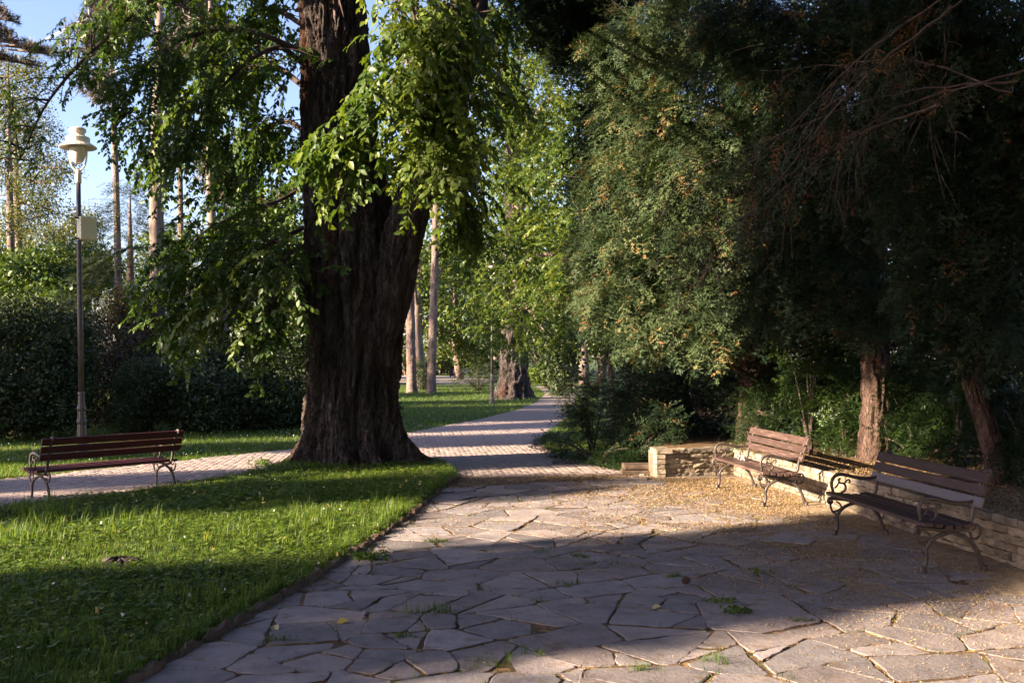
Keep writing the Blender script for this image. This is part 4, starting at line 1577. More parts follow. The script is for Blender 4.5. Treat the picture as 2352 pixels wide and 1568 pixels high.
# about 300 leaves of the front shoots are single objects, the rest one crown mesh
front = [i for i in np.argsort(SP[:, 1]) if SL[i] in (11, 12)][:11]
mask = np.ones(len(SP), bool)
leaf_me = np_mesh('leaf', LEAF_V, [np.array([f for f in LEAF_F if len(f) == 4]), np.array([f for f in LEAF_F if len(f) == 3])], np.full(len(LEAF_V), .75))
leaf_me.materials.append(M['leaf_big'])
cnt = 0
twig_mb = MB()
for i in front:
    mask[i] = False
    (tV, tF, lid), frames = STR[ST_[i]]
    for (p, Fm) in frames:
        if cnt >= 300:
            break
        R = mats[i] @ Fm
        o = bpy.data.objects.new('leaf', leaf_me)
        o.parent = big
        mw = Matrix.Identity(4)
        for a in range(3):
            for b in range(3):
                mw[a][b] = R[a][b]
        q = mats[i] @ p + SP[i] - np.array([TX, TY, 0])
        mw.translation = Vector(q)
        o.matrix_local = mw
        COL.objects.link(o)
        cnt += 1
    tw = (tV[lid == 0] @ mats[i].T) + SP[i] - np.array([TX, TY, 0])
    k3 = len(tw) // 3
    twig_mb.add(tw, [(a * 3 + b, a * 3 + (b + 1) % 3, a * 3 + 3 + (b + 1) % 3, a * 3 + 3 + b) for a in range(k3 - 1) for b in range(3)])
twig_mb.build('twig', M['twig'], big)
sel = np.nonzero(mask)[0]
tb = np.clip(rb.normal(.5, .17, len(sel)) + .22 * np.isin(SL[sel], (11, 12, 13, 17)) - .12 * (SL[sel] < 11), 0, 1)  # front shoots tinted lighter to look sunlit, left limbs tinted darker
me = scatter_mesh('crown', STRT, ST_[sel], mats[sel], SP[sel] - np.array([TX, TY, 0]), tb, .14, seed=8)
link('crown', me, M['leaf_big'], big)
# unseen upper crown, so that the tree shades what stands behind it
topl = [(np.array([TX + dx, TY + dy, z + .8]), np.array([r_, r_, r_ * .6])) for dx, dy, z, r_ in ((-3, 1.5, 10.5, 2.6), (2.2, 2.5, 11, 2.6), (0, 0, 13, 3), (-1, 4.5, 11, 2.5), (-4.5, -1, 9.5, 1.9)  )]
crown_clusters('upper_crown', topl, 700, CL_FINE, (.5, .8), M['leaf_big'], big, 91)

# ------------------------------------------------------------------ second giant and the pines beyond the path
b2 = ground_pt(1178, 916)
big2 = empty('broadleaf_tree', (b2[0], b2[1], 0))
tag(big2, 'second massive trunk beside the distant lamp, bright leafy boughs hanging in front', 'tree')
bark_trunk('trunk', [(b2[0], b2[1], -.1), (b2[0] + .05, b2[1], 2), (b2[0] + .1, b2[1], 6), (b2[0], b2[1], 12)], [.62, .56, .5, .3], M['bark_big'], big2, 80, 120, .2, 12, (6, 6, 1.5), .75, .45)
lob = lobes_px([(1160, 330, 34, 70, 110, 2), (1230, 250, 33, 90, 90, 2), (1280, 420, 31, 90, 120, 2), (1190, 480, 33, 80, 110, 2), (1120, 560, 36, 60, 90, 2), (1240, 590, 31, 100, 90, 2), (1290, 700, 29, 90, 80, 1.6), (1190, 690, 32, 90, 80, 1.6),
                (1250, 760, 29, 90, 50, 1.4), (1150, 760, 34, 60, 45, 1.4), (1330, 600, 28, 60, 90, 1.5), (1110, 700, 37, 50, 70, 1.5), (1200, 100, 37, 120, 100, 2.4), (1320, 180, 34, 90, 110, 2.2), (1260, 60, 39, 120, 90, 2.4), (1230, 330, 38, 130, 110, 2.4), (1150, 200, 40, 110, 110, 2.4)])
rr_ = np.random.default_rng(4)
P, D = lobe_points(lob, 2700, rr_, .4)
n = len(P)
mats2 = rot_mats(rr_.uniform(0, 2 * PI, n), rr_.normal(.25, .3, n), rr_.normal(0, .4, n), rr_.uniform(.8, 1.25, n))
me = scatter_mesh('crown', STRS, rr_.integers(0, 3, n), mats2, P - np.array([b2[0], b2[1], 0]), np.clip(rr_.normal(.5, .2, n) + .25 * fbm(P * .5, 2, 8), 0, 1), .18, seed=5)
link('crown', me, M['leaf_mid'], big2)
tubes = []
for c, r_ in lob:
    s = np.array([b2[0], b2[1], max(2.5, min(11, c[2] * .9 + 1.5))])
    tubes.append(([s, (s + c) / 2 + [0, 0, .6], c], [.16, .1, .02]))
trunk_tubes('branch', tubes, M['bark_grey'], big2, 6)

pine(946, 55, 901, 21, -.3, 'pale pine trunk nearest to the right edge of the old tree', 31, [(900, -60, 55, 60, 60, 2), (980, -120, 55, 60, 60, 2)], 19, tuft_n=120)
pine(990, 54, 902, 19, .35, 'pale pine trunk with a dark hollow at its foot, right of its twin', 32, [(960, -140, 54, 60, 60, 2), (1040, -80, 54, 60, 50, 2)], 19, tuft_n=120)
# dark ivy covered tree between them
x0 = at(966, 890, 60)
broadleaf(x0[0], x0[1], 14, 4.5, 'dark trunk with ivy at its foot between the two pale pines', None, 33, 'leaf_far', .38, 520, (.5, .8), 9, (.38, 1))
shrub([(972, 868, 59, 16, 26, .5), (962, 845, 59.3, 12, 20, .4)], 'ivy shrub growing round the dark trunk between the pines', 34, 'leaf_hedge', 130, (.14, .22), name='ivy_shrub')
shrub([(1080, 878, 58, 55, 14, 1.2), (1110, 868, 57, 40, 22, 1.2), (1100, 850, 60, 45, 22, 1.2)], 'dark spreading evergreen shrub left of the distant lamp', 35, 'leaf_spruce', 520, (.3, .5), FR_LO, 'evergreen_shrub')
shrub([(905, 930, 34, 12, 16, .3)], 'small dark shrub peeping out beside the old trunk', 36, 'leaf_hedge', 60, (.12, .2))

# distant woodland: single trees
FAR = [(-58, 70, 13, 5), (-47, 82, 14, 5.5), (-38, 74, 11, 4.5), (-30, 88, 13, 5.5), (-22, 96, 15, 6), (-15, 118, 16, 6.5), (-9, 128, 17, 7), (-2, 122, 16, 6.5), (4, 112, 17, 6.5), (10, 100, 17, 6.5), (7, 78, 14, 4.6), (15, 84, 16, 6), (-18, 72, 13, 4.5), (-12, 84, 15, 5),
       (5.2, 72, 21, 6), (1.2, 92, 23, 7), (-4.8, 92, 15, 4.2), (20, 66, 15, 5.5), (1.5, 146, 20, 8), (-24, 130, 18, 8)]
FL_ = ['tall green tree at the far left of the woodland', 'broad tree behind the twin cypress trunks', 'low round tree behind the lamp post', 'rounded tree showing between lamp and spruce', 'tree behind the pine stems left of the old tree',
       'far tree behind the seated person', 'far tree behind the pale pines, over the dark hedge', 'far sunlit tree above the distant litter bin', 'far tree closing the view down the path', 'far tree right of the path end', 'sunlit tree beside the red bin',
       'tree hidden behind the second giant trunk', 'tree with light leaves behind the hanging shoots', 'tall tree left of the pale pines', 'high tree rising behind the boughs of the second giant', 'highest crown in the gap left of the sunlit yew', 'bright tree between the pale pines and the second giant', 'tree behind the evergreen at the path bend', 'highest tree at the end of the park', 'tall tree at the back beyond the hedge']
for k, ((x, y, h, cr), lb) in enumerate(zip(FAR, FL_)):
    broadleaf(x, y, h, cr, lb, 'trees of the far woodland', 200 + k, 'leaf_far' if k % 3 else 'leaf_mid', .3, 520, (.6, 1.05), 11, (.16, 1.0))
shrub([(1000, 838, 118, 90, 12, 2), (900, 838, 118, 70, 12, 2), (1090, 838, 118, 60, 12, 2)], 'long dark hedge at the end of the far lawn', 37, 'leaf_hedge', 900, (.5, .8), name='hedge')
shrub([(1245, 858, 62, 30, 16, 1), (1262, 845, 66, 30, 22, 1.2)], 'bright green bush at the bend of the path', 38, 'leaf_mid', 200, (.3, .5))
shrub([(1285, 850, 50, 30, 50, 2), (1240, 800, 75, 60, 40, 2), (1300, 780, 48, 40, 60, 2)], 'dark bush closing the right side of the path bend', 39, 'leaf_hedge', 500, (.35, .6))

# ------------------------------------------------------------------ left background
shrub([(60, 760, 24, 110, 90, 1.4), (150, 800, 23.5, 60, 100, 1.2), (40, 880, 23, 110, 90, 1.4), (130, 920, 23, 80, 80, 1.2), (-60, 820, 24, 100, 160, 1.5), (20, 950, 22.6, 100, 50, 1)], 'tall dark laurel bush at the left edge behind the lamp', 40, 'leaf_hedge', 2100, (.17, .28))
shrub([(260, 800, 29, 80, 80, 1.4), (330, 740, 30, 60, 70, 1.3), (240, 880, 27, 80, 90, 1.2), (330, 850, 28, 60, 90, 1.3), (300, 700, 31, 60, 40, 1.2)], 'brownish bush with orange leaves right of the lamp post', 41, 'leaf_rust', 1500, (.2, .32), temps=CL_TINY)
shrub([(330, 900, 24.6, 62, 75, .9), (300, 950, 24.3, 40, 45, .7), (370, 870, 25, 50, 50, .9)], 'rounded green bush with its left side in sunlight', 42, 'leaf_hedge', 1000, (.15, .24), tint=(.75, .18), temps=CL_TINY)
shrub([(470, 920, 25, 100, 80, 1.1), (600, 910, 26, 100, 90, 1.1), (690, 900, 27, 70, 100, 1.1), (440, 860, 26.5, 80, 60, 1), (560, 840, 27.5, 90, 70, 1)], 'long dark hedge bush left of the old trunk', 43, 'leaf_hedge', 1500, (.18, .3))
shrub([(120, 740, 34, 80, 90, 1.5), (110, 640, 44, 120, 70, 2), (60, 640, 42, 70, 60, 2), (200, 620, 46, 60, 60, 2)], 'mid green bushes between lamp and laurel', 44, 'leaf_far', 900, (.35, .6), tint=(.2, .15))
spruce(at(295, 800, 31)[0], 31, 7.7, 3.6, 'broad dark spruce behind the lamp post', 45, n=2600)
spruce(at(430, 800, 36)[0], 36, 6.6, 2.6, 'smaller dark spruce behind the pine stems', 46, n=900)
spruce(at(140, 800, 28)[0], 28, 3.9, .55, 'small golden conifer beside the lamp post', 47, 'leaf_gold', 260, (.28, .5))
pine(38, 44, 800, 20, -.5, 'left stem of the twin feathery cypresses at the left edge', 50, [(30, 250, 44, 70, 60, 1.5), (-20, 380, 44, 80, 70, 1.5), (70, 170, 44, 60, 50, 1.5), (90, 420, 43.5, 60, 40, 1.3), (20, 520, 44, 80, 50, 1.4), (-30, 180, 44, 80, 60, 1.4)], 15, 'bark_grey', 'leaf_cypress', 420, 'cypress_tree', (.28, .5), 'twin cypresses', CL_TINY)
pine(62, 46, 800, 21, -.7, 'right stem of the twin feathery cypresses at the left edge', 51, [(80, 300, 46, 60, 60, 1.5), (120, 390, 46, 60, 40, 1.4), (60, 470, 46, 60, 50, 1.4), (110, 480, 46.5, 60, 40, 1.4), (30, 330, 46, 60, 60, 1.4)], 14, 'bark_grey', 'leaf_cypress', 340, 'cypress_tree', (.28, .5), 'twin cypresses', CL_TINY)
pine(288, 36, 780, 17, -.75, 'slim pinkish pine stem rising from the brown bush', 52, [(230, 90, 36, 80, 40, 1.5), (280, 30, 36, 80, 50, 1.5), (230, 200, 36, 50, 30, 1.2), (330, -40, 36, 80, 50, 1.5)], 17, tuft_n=420)
pine(358, 30, 800, 36, .1, 'thick grey pine stem behind the hanging shoots', 53, [(330, -80, 30, 90, 50, 1.5), (420, -120, 30, 90, 50, 1.5)], 15, 'bark_grey', tuft_n=200)
pine(427, 38, 800, 15, -.45, 'slim pale pine stem right of the thick grey one', 54, [(420, 130, 38, 60, 40, 1.4), (450, 30, 38, 70, 50, 1.5)], 17, tuft_n=260)
pine(522, 34, 780, 23, -.65, 'leaning grey pine stem left of the old tree', 55, [(470, 100, 34, 70, 50, 1.4), (520, 200, 34, 50, 50, 1.2), (490, 390, 40, 40, 60, 1.5), (540, 420, 40, 40, 60, 1.5)], 15, 'bark_grey', tuft_n=420)
pine(-150, 25, 900, 30, .3, 'pine reaching its boughs in at the top left corner', 56, [(0, 70, 25, 25, 12, .5), (40, 95, 25, 30, 10, .5), (85, 112, 25, 30, 8, .5), (125, 122, 25, 28, 6, .4), (10, 130, 25, 30, 10, .5), (60, 145, 25.3, 28, 6, .4), (0, 20, 25, 20, 14, .5), (25, 45, 25, 22, 8, .4), (-60, 60, 25, 60, 50, 1)], 13, tuft_n=330, tsize=(.12, .22))
shrub([(170, 560, 58, 60, 50, 1.5), (100, 560, 58, 60, 50, 1.5), (190, 510, 58, 40, 30, 1.2)], 'loose pale green treetop behind the control box', 57, 'leaf_cypress', 420, (.3, .55), name='tree', temps=CL_TINY)

# ------------------------------------------------------------------ yews on the right
WZB = WZ


def yew(label, rows, n, temps, size, trunk_pts, trunk_r, seed, dead=.02, tint=(.45, .16), mat='leaf_yew', bark='bark_yew', droop=(-.45, .3), group='yews above the benches', branches=True):
    root = empty('yew_tree', (trunk_pts[0][0], trunk_pts[0][1], trunk_pts[0][2]))
    tag(root, label, 'tree', group)
    lob = lobes_px(rows)
    bark_trunk('trunk', trunk_pts, trunk_r, M[bark], root, 60, 160, .2, seed, (9, 9, 1.8), .35, .3)
    crown_fronds('crown', lob, n, temps, size, M[mat], root, seed, tint, dead, droop)
    if branches:
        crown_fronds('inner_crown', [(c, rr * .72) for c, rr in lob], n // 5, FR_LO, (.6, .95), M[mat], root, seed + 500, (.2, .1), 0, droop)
        r = np.random.default_rng(seed)
        P = catmull(trunk_pts, 6)
        tubes = []
        for c, rr in lob:
            i = int(np.clip(np.argmin(np.abs(P[:, 2] - (c[2] - .5))), 2, len(P) - 1))
            s = P[i]
            tubes.append(([s, (s + c) / 2 + r.normal(0, .1, 3) + [0, 0, .1], c], [.07, .045, .02]))
            for q in range(6):
                e = c + r.normal(0, .5, 3) * rr - [0, 0, .15]
                m_ = c + (s - c) * r.uniform(0, .6)
                tubes.append(([m_, (m_ + e) / 2 + [0, 0, .12], e], [.022, .014, .005]))
        trunk_tubes('branch', tubes, M['twig'], root, 5)
    return root


ROW_A = [(1430, 130, 17, 110, 110, 1.3), (1580, 70, 16.5, 150, 110, 1.4), (1460, 290, 16.8, 130, 120, 1.3), (1600, 230, 16.2, 150, 130, 1.3), (1420, 450, 16.6, 110, 120, 1.2), (1560, 430, 16, 150, 130, 1.3), (1400, 600, 16.4, 100, 90, 1.1), (1520, 590, 15.8, 130, 100, 1.1),
         (1410, 700, 16, 105, 75, 1), (1500, 750, 15.6, 130, 75, .9), (1620, 700, 15.5, 120, 110, 1), (1700, 330, 16, 130, 150, 1.3), (1690, 540, 15.6, 120, 120, 1.1), (1620, 790, 15.2, 90, 50, .8), (1345, 690, 16.6, 45, 50, .7), (1330, 570, 16.8, 45, 55, .7)]
yew('sunlit yew overhanging the path beside the wall corner', ROW_A, 6000, FR_HI, (.3, .56), [(4.4, 17.6, .4), (4.3, 17.5, 2.5), (4.1, 17.2, 5), (4.0, 17, 8.5)], [.32, .28, .22, .1], 61, .02, (.5, .19), 'leaf_yew_sunlit')
ROW_B = [(1800, 120, 13.2, 150, 130, 1.2), (1850, 330, 13.2, 150, 140, 1.2), (1800, 530, 13.6, 120, 120, 1.1), (1790, 690, 13.8, 110, 100, 1), (1950, 200, 12.4, 140, 140, 1.1), (1980, 430, 12.4, 130, 130, 1.1), (1900, 640, 12.8, 130, 110, 1), (2010, 700, 12.4, 110, 80, .9),
         (1700, 60, 13.6, 110, 90, 1), (2000, 40, 12, 160, 90, 1)]
yew('dark yew with a thick straight trunk behind the gap between the benches', ROW_B, 4000, FR_HI, (.28, .52), [(4.87, 13.4, .35), (4.9, 13.42, 1.5), (4.88, 13.4, 3), (4.8, 13.3, 5), (4.8, 13.2, 8)], [.185, .165, .15, .12, .06], 62, .05, (.38, .14))
ROW_C = [(2150, 150, 10.5, 160, 130, 1), (2250, 330, 10.3, 150, 140, 1), (2130, 430, 10.8, 130, 130, 1), (2280, 560, 10.2, 130, 130, .9), (2170, 640, 10.6, 120, 110, .9), (2300, 740, 10.2, 100, 100, .8), (2200, 770, 10.6, 80, 60, .7), (2330, 130, 9.8, 130, 130, 1), (2400, 400, 10, 120, 200, 1), (2120, 30, 10.6, 160, 80, 1)]
YEW_C = yew('leaning slender yew behind the right end of the dark bench', ROW_C, 3600, FR_HI, (.26, .48), [(5.42, 10.95, .35), (5.27, 10.95, .9), (5.05, 10.95, 1.6), (4.9, 10.95, 2.3), (4.85, 11, 3.6), (4.9, 11, 6)], [.12, .105, .09, .075, .06, .04], 63, .05, (.38, .14))
# dark evergreens filling the shade behind
yew('dark evergreen filling the shade behind the wall corner', [(1560, 900, 20, 120, 120, 1.5), (1650, 950, 19, 100, 100, 1.2), (1720, 850, 18.5, 120, 130, 1.3), (1480, 920, 21, 90, 100, 1.5), (1600, 760, 21, 180, 120, 1.5)], 1100, FR_MD, (.6, 1.0), [(5.0, 20.2, .4), (5.0, 20.2, 2), (5, 20.2, 4)], [.2, .16, .08], 64, 0, (.2, .12), branches=False)
yew('dark evergreen deep behind the two yew trunks', [(1850, 850, 17, 130, 160, 1.4), (2000, 900, 16.5, 130, 150, 1.4), (2150, 850, 16, 130, 160, 1.4), (1950, 700, 17, 200, 120, 1.5), (2120, 640, 17, 200, 130, 1.5), (2300, 880, 15, 130, 180, 1.4), (2420, 800, 14, 130, 250, 1.4), (1880, 480, 18, 220, 180, 1.5), (2200, 420, 16, 230, 200, 1.5), (1950, 250, 18, 250, 200, 1.5), (2250, 180, 16, 250, 200, 1.5), (1750, 0, 19, 250, 150, 1.5), (2050, -20, 18, 250, 150, 1.5), (2350, -20, 15, 200, 150, 1.5), (1600, 250, 20, 200, 200, 1.5), (1500, 80, 21, 160, 150, 1.5), (1470, 380, 20, 120, 150, 1.3), (1600, 560, 19.5, 180, 150, 1.3), (1440, 620, 19.5, 90, 110, 1.2), (1400, 230, 20.5, 60, 130, 1), (1370, 330, 20.5, 50, 120, 1), (1390, 480, 20, 60, 120, 1), (1380, 120, 21, 60, 120, 1), (1800, 560, 20, 250, 200, 1.4), (2050, 560, 19, 250, 200, 1.4), (2300, 560, 18, 200, 220, 1.4), (2300, 900, 18, 200, 200, 1.4), (2050, 960, 19, 200, 130, 1.4), (1850, 960, 19, 160, 130, 1.4), (2450, 500, 14, 150, 300, 1.4)], 5600, FR_LO, (.8, 1.3), [(8, 17.5, .5), (8, 17.5, 3), (8, 17.5, 7)], [.25, .2, .1], 65, 0, (.25, .12), branches=False)
yew('dark evergreen crown hanging into the top of the view', [(1270, 30, 20, 80, 70, 1.2), (1340, -10, 20, 90, 90, 1.3), (1300, 110, 20.5, 50, 50, .9), (1220, -40, 20, 80, 60, 1.2), (1400, -60, 19.5, 100, 80, 1.3)], 1000, FR_MD, (.5, .9), [(3.6, 22, .1), (3.4, 21.6, 4), (2.6, 21, 8), (2.2, 20.5, 10.5)], [.3, .25, .18, .08], 66, 0, (.15, .1))


def sapling(rows, n, label, seed, base, size=(.3, .55), mat='leaf_sapling', tint=(.55, .18), temps=None, name='yew_sapling', cat='sapling', group='evergreen saplings behind the wall'):
    root = empty(name, (base[0], base[1], base[2]))
    tag(root, label, cat, group)
    lob = lobes_px(rows)
    crown_fronds('foliage', lob, n, temps or FR_HI, size, M[mat], root, seed, tint, 0, (-.05, .35), zmin=base[2] + .03)
    r = np.random.default_rng(seed)
    tubes = []
    for c, rr in lob:
        for q in range(3):
            e = c + r.normal(0, .45, 3) * rr
            tubes.append(([np.array(base) - [0, 0, .05], (np.array(base) + e) / 2 + [0, 0, .1], e], [.025, .016, .006]))
    trunk_tubes('stem', tubes, M['twig'], root, 5)
    return root


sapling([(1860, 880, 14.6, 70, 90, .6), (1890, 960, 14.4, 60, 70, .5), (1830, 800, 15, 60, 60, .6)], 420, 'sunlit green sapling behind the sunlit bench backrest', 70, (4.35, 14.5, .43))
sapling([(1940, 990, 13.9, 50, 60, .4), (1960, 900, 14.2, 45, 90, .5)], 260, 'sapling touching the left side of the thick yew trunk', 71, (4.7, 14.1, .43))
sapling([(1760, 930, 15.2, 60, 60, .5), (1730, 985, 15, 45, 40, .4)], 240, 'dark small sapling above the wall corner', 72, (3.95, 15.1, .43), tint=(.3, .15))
sapling([(2100, 900, 13, 70, 90, .5), (2120, 980, 12.6, 70, 60, .5), (2070, 1010, 12.8, 40, 40, .4)], 340, 'sapling in the gap between the two yew trunks', 73, (5.2, 12.7, .43), tint=(.2, .18))  # this and the next two tinted darker to read as shaded
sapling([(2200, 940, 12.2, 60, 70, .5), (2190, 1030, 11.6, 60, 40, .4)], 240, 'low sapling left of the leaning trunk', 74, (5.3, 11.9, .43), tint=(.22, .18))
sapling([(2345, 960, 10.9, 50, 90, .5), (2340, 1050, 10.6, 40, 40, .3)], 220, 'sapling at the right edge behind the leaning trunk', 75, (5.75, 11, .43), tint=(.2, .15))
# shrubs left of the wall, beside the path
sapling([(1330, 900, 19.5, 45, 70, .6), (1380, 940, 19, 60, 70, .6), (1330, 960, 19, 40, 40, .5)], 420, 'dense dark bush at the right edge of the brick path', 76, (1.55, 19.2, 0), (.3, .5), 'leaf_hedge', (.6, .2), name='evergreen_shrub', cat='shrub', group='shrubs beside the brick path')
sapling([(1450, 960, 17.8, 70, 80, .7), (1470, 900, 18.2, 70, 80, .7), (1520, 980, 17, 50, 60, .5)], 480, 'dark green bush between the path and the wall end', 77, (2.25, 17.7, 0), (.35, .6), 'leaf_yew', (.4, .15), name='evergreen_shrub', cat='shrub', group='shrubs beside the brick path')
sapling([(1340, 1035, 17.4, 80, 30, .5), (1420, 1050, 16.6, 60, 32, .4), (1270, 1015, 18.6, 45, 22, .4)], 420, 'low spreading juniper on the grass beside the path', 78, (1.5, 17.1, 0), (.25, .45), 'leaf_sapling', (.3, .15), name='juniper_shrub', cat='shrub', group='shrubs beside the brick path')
# thin pale stem standing in the dark bush
t_ = at(1405, 960, 18.6)
pine(1405, 18.6, 980, 9, .05, 'thin pale stem rising out of the dark bush', 79, [(1400, 800, 18.6, 40, 40, .4)], 4, 'bark_pine', 'leaf_mid', 60, 'young_tree', (.12, .2), None, CL_TINY)

# bare twigs hanging from the yews, upper right
rt = np.random.default_rng(15)
mb = MB()
BP = []
b0 = np.array(YEW_C.location[:])
for k in range(7):
    p0 = at(rt.uniform(2100, 2450), rt.uniform(-150, 260), rt.uniform(8.6, 10))
    p3 = at(rt.uniform(1480, 2000), rt.uniform(150, 640), rt.uniform(10.5, 12))
    m1 = p0 * .65 + p3 * .35 + [0, 0, rt.uniform(.1, .3)]
    m2 = p0 * .3 + p3 * .7 + [0, 0, rt.uniform(.05, .25)]
    P = catmull([p0, m1, m2, p3], 8)
    mb.tube([p + rt.normal(0, .008, 3) - b0 for p in P], np.linspace(.012, .003, len(P)), 5, 0)
    BP.append(P)
    for q in range(11):
        i = rt.integers(3, len(P) - 1)
        s = P[i]
        L = rt.uniform(.3, 1.1)
        dr = np.array([rt.normal(-.35, .3), rt.normal(0, .3), -rt.uniform(.4, 1)])
        dr /= np.linalg.norm(dr)
        e = s + dr * L
        mb.tube([s - b0, s + dr * L * .5 + [-.05, 0, .06] - b0, e - b0], [.006, .0045, .0025], 4, 3, False)
        for w in range(3):
            s2 = s + dr * L * rt.uniform(.3, .9)
            d2 = dr + rt.normal(0, .5, 3)
            mb.tube([s2 - b0, s2 + d2 * .12 - b0, s2 + d2 * .26 - [0, 0, .03] - b0], [.004, .003, .002], 3, 0, False)
o = mb.build('bare_branch', M['twig'], YEW_C)
o['kind'] = 'stuff'
o['label'] = 'tangle of bare brown twigs hanging at the upper right'
Q = np.vstack([P[4:] for P in BP])
Q = np.repeat(Q, 2, 0) + rt.normal(0, .12, (len(Q) * 2, 3))
n = len(Q)
mt = rot_mats(PI + rt.normal(0, .8, n), rt.normal(-.9, .35, n), rt.normal(0, .6, n), rt.uniform(.2, .42, n))
me = scatter_mesh('hanging_spray', FR_HI, rt.integers(0, len(FR_HI), n), mt, Q - b0, np.where(rt.random(n) < .22, rt.uniform(.88, 1, n), rt.uniform(.2, .7, n)), .08, seed=44)
link('hanging_spray', me, M['leaf_yew'], YEW_C)

# ------------------------------------------------------------------ trees out of view on the sun side: they cast the long shade
def shade_spot(t, s):
    return t * LX - s * LY, t * LY + s * LX


def shade_tree(t, s, h, w, seed, n, z0, label, size=(.5, .85)):
    x, y = shade_spot(t, s)
    r = np.random.default_rng(seed)
    root = empty('broadleaf_tree', (x, y, 0))
    tag(root, label, 'tree', 'trees outside the view')
    lob, tubes = [], [([(x, y, -.05), (x, y, h * .5), (x, y, h * .95)], [.35, .25, .05])]
    k = max(3, int((h - z0 * h) / 1.5))
    for i in range(k):
        z = z0 * h + (h * (1 - z0)) * (i + .5) / k
        for sgn in (-1, 1):
            c = np.array([x + r.normal(0, .4), y, z]) + np.array([-LY, LX, 0]) * sgn * w * .25
            lob.append((c, np.array([w * .3, w * .27, 1.1])))
            tubes.append(([(x, y, z * .8), c], [.08, .02]))
    trunk_tubes('trunk', tubes, M['bark_grey'], root, 7)
    crown_clusters('crown', lob, n, CL_FINE if s > 3 and t > -25 else CL_COARSE, size, M['leaf_hedge'], root, seed, inner=.1)
    return root


SHADE = [(-17, 7.1, 16, 2.75, 1500, .1, 'dense tree outside the view whose shade covers the near paving'), (-22, 13.4, 9.6, 1.7, 700, .12, 'low tree outside the view shading the old trunk'), (-22, 15.9, 15, 1.0, 700, .08, 'slim tall tree outside the view beside the low one'),
         (-30, 20.9, 15.2, 1.7, 800, .2, 'tree outside the view shading the middle of the path'), (-30, 24.6, 17.5, 1.1, 650, .15, 'slim tree outside the view shading the path'), (-31, 27.9, 17.5, .8, 500, .15, 'second slim tree outside the view shading the path'), (-32, 30, 18, 1.9, 900, .2, 'broad tree outside the view beyond the lamp'),
         (-34, 34.6, 18, 2.2, 900, .2, 'tree outside the view shading the far lawn'), (-34, 39.6, 18, 2.4, 900, .2, 'tree outside the view shading the path bend'), (-15, -3, 14, 6, 900, .1, 'wide tree outside the view behind the camera to the left'),
         (-6, -14, 15, 8, 900, .1, 'wide tree outside the view behind the camera'), (6, -13, 14, 8, 900, .1, 'wide tree outside the view behind the camera to the right'),
         (13, -9, 14, 7, 900, .05, 'tree outside the view far to the right of the camera'), (15, -3, 14, 7, 900, .05, 'tree outside the view to the right of the dark bench')]
SHADE_ROOTS = []
for k, (t, s_, h, w, n, z0, lb) in enumerate(SHADE):
    SHADE_ROOTS.append(shade_tree(t, s_, h, w, 301 + k, n, z0, lb))
# a bough of the first of them reaches over the gap
root = SHADE_ROOTS[0]
x, y = shade_spot(-17, 9.5)
x0, y0 = root.location[:2]
trunk_tubes('branch', [([(x0, y0, 9), ((x0 + x) / 2, (y0 + y) / 2, 11.5), (x, y, 13.5)], [.12, .08, .03])], M['bark_grey'], root, 7)
crown_clusters('bough', [(np.array([x, y, z]), np.array([.6, .6, 1.2])) for z in (11.8, 12.8, 13.8, 15, 16.3, 17.5)], 460, CL_COARSE, (.4, .7), M['leaf_far'], root, 330, inner=.1)
# wide high canopy over the camera: it keeps the open sky off the paving
root = empty('broadleaf_tree', (-7, -4, 0))
tag(root, 'huge tree outside the view whose high canopy spans the paving', 'tree', 'trees outside the view')
CAN = [(-7, -3, 12), (-3, -2, 12.5), (1, -3, 12), (-6, 2, 11.5), (-2, 2.5, 11.8), (2, 1.5, 11.5), (-4, 6, 11), (0, 6.5, 11), (4, 5, 11), (-1, 10, 10.8), (3, 9.5, 10.8), (6, 1, 11), (7, 8, 10.5), (-5, 9.5, 11), (6, -4, 12), (9, 3, 11), (10, -2, 12), (-9, 1, 12), (-1, 0, 13), (3, 5, 12.5), (-3, 4, 13), (5, -8, 12), (-2, -7, 12.5), (9, 12, 11), (2, 12.5, 11.5)]
trunk_tubes('trunk', [([(-7, -4, -.05), (-6.8, -3.8, 4), (-6, -3, 8), (-4, -1, 11)], [.6, .5, .45, .2])] + [([(-6, -3, 8), (np.array([-6, -3, 8]) + np.array(c)) / 2 + [0, 0, 1], c], [.22, .15, .05]) for c in CAN], M['bark_grey'], root, 8)
crown_clusters('crown', [(np.array(c, float), np.array([2.7, 2.7, 1.1])) for c in CAN], 4600, CL_COARSE, (.6, 1.0), M['leaf_hedge'], root, 340, inner=.1)
# boughs of the right hand yews reach over the camera side of the paving
yew('tall yew outside the view to the right of the camera', [(3150, 100, 6.5, 400, 400, 2), (3500, 500, 5, 500, 600, 2), (2900, -400, 6.5, 500, 250, 2), (3200, -400, 5.5, 600, 400, 2.2), (2500, -800, 6, 500, 200, 2.2), (3200, 700, 6, 300, 400, 1.6)], 1300, FR_MD, (.7, 1.1), [(7.2, 5.2, .35), (7.2, 5.2, 3), (7.1, 5, 6), (7, 5, 9)], [.25, .2, .15, .06], 67, 0, (.35, .12))

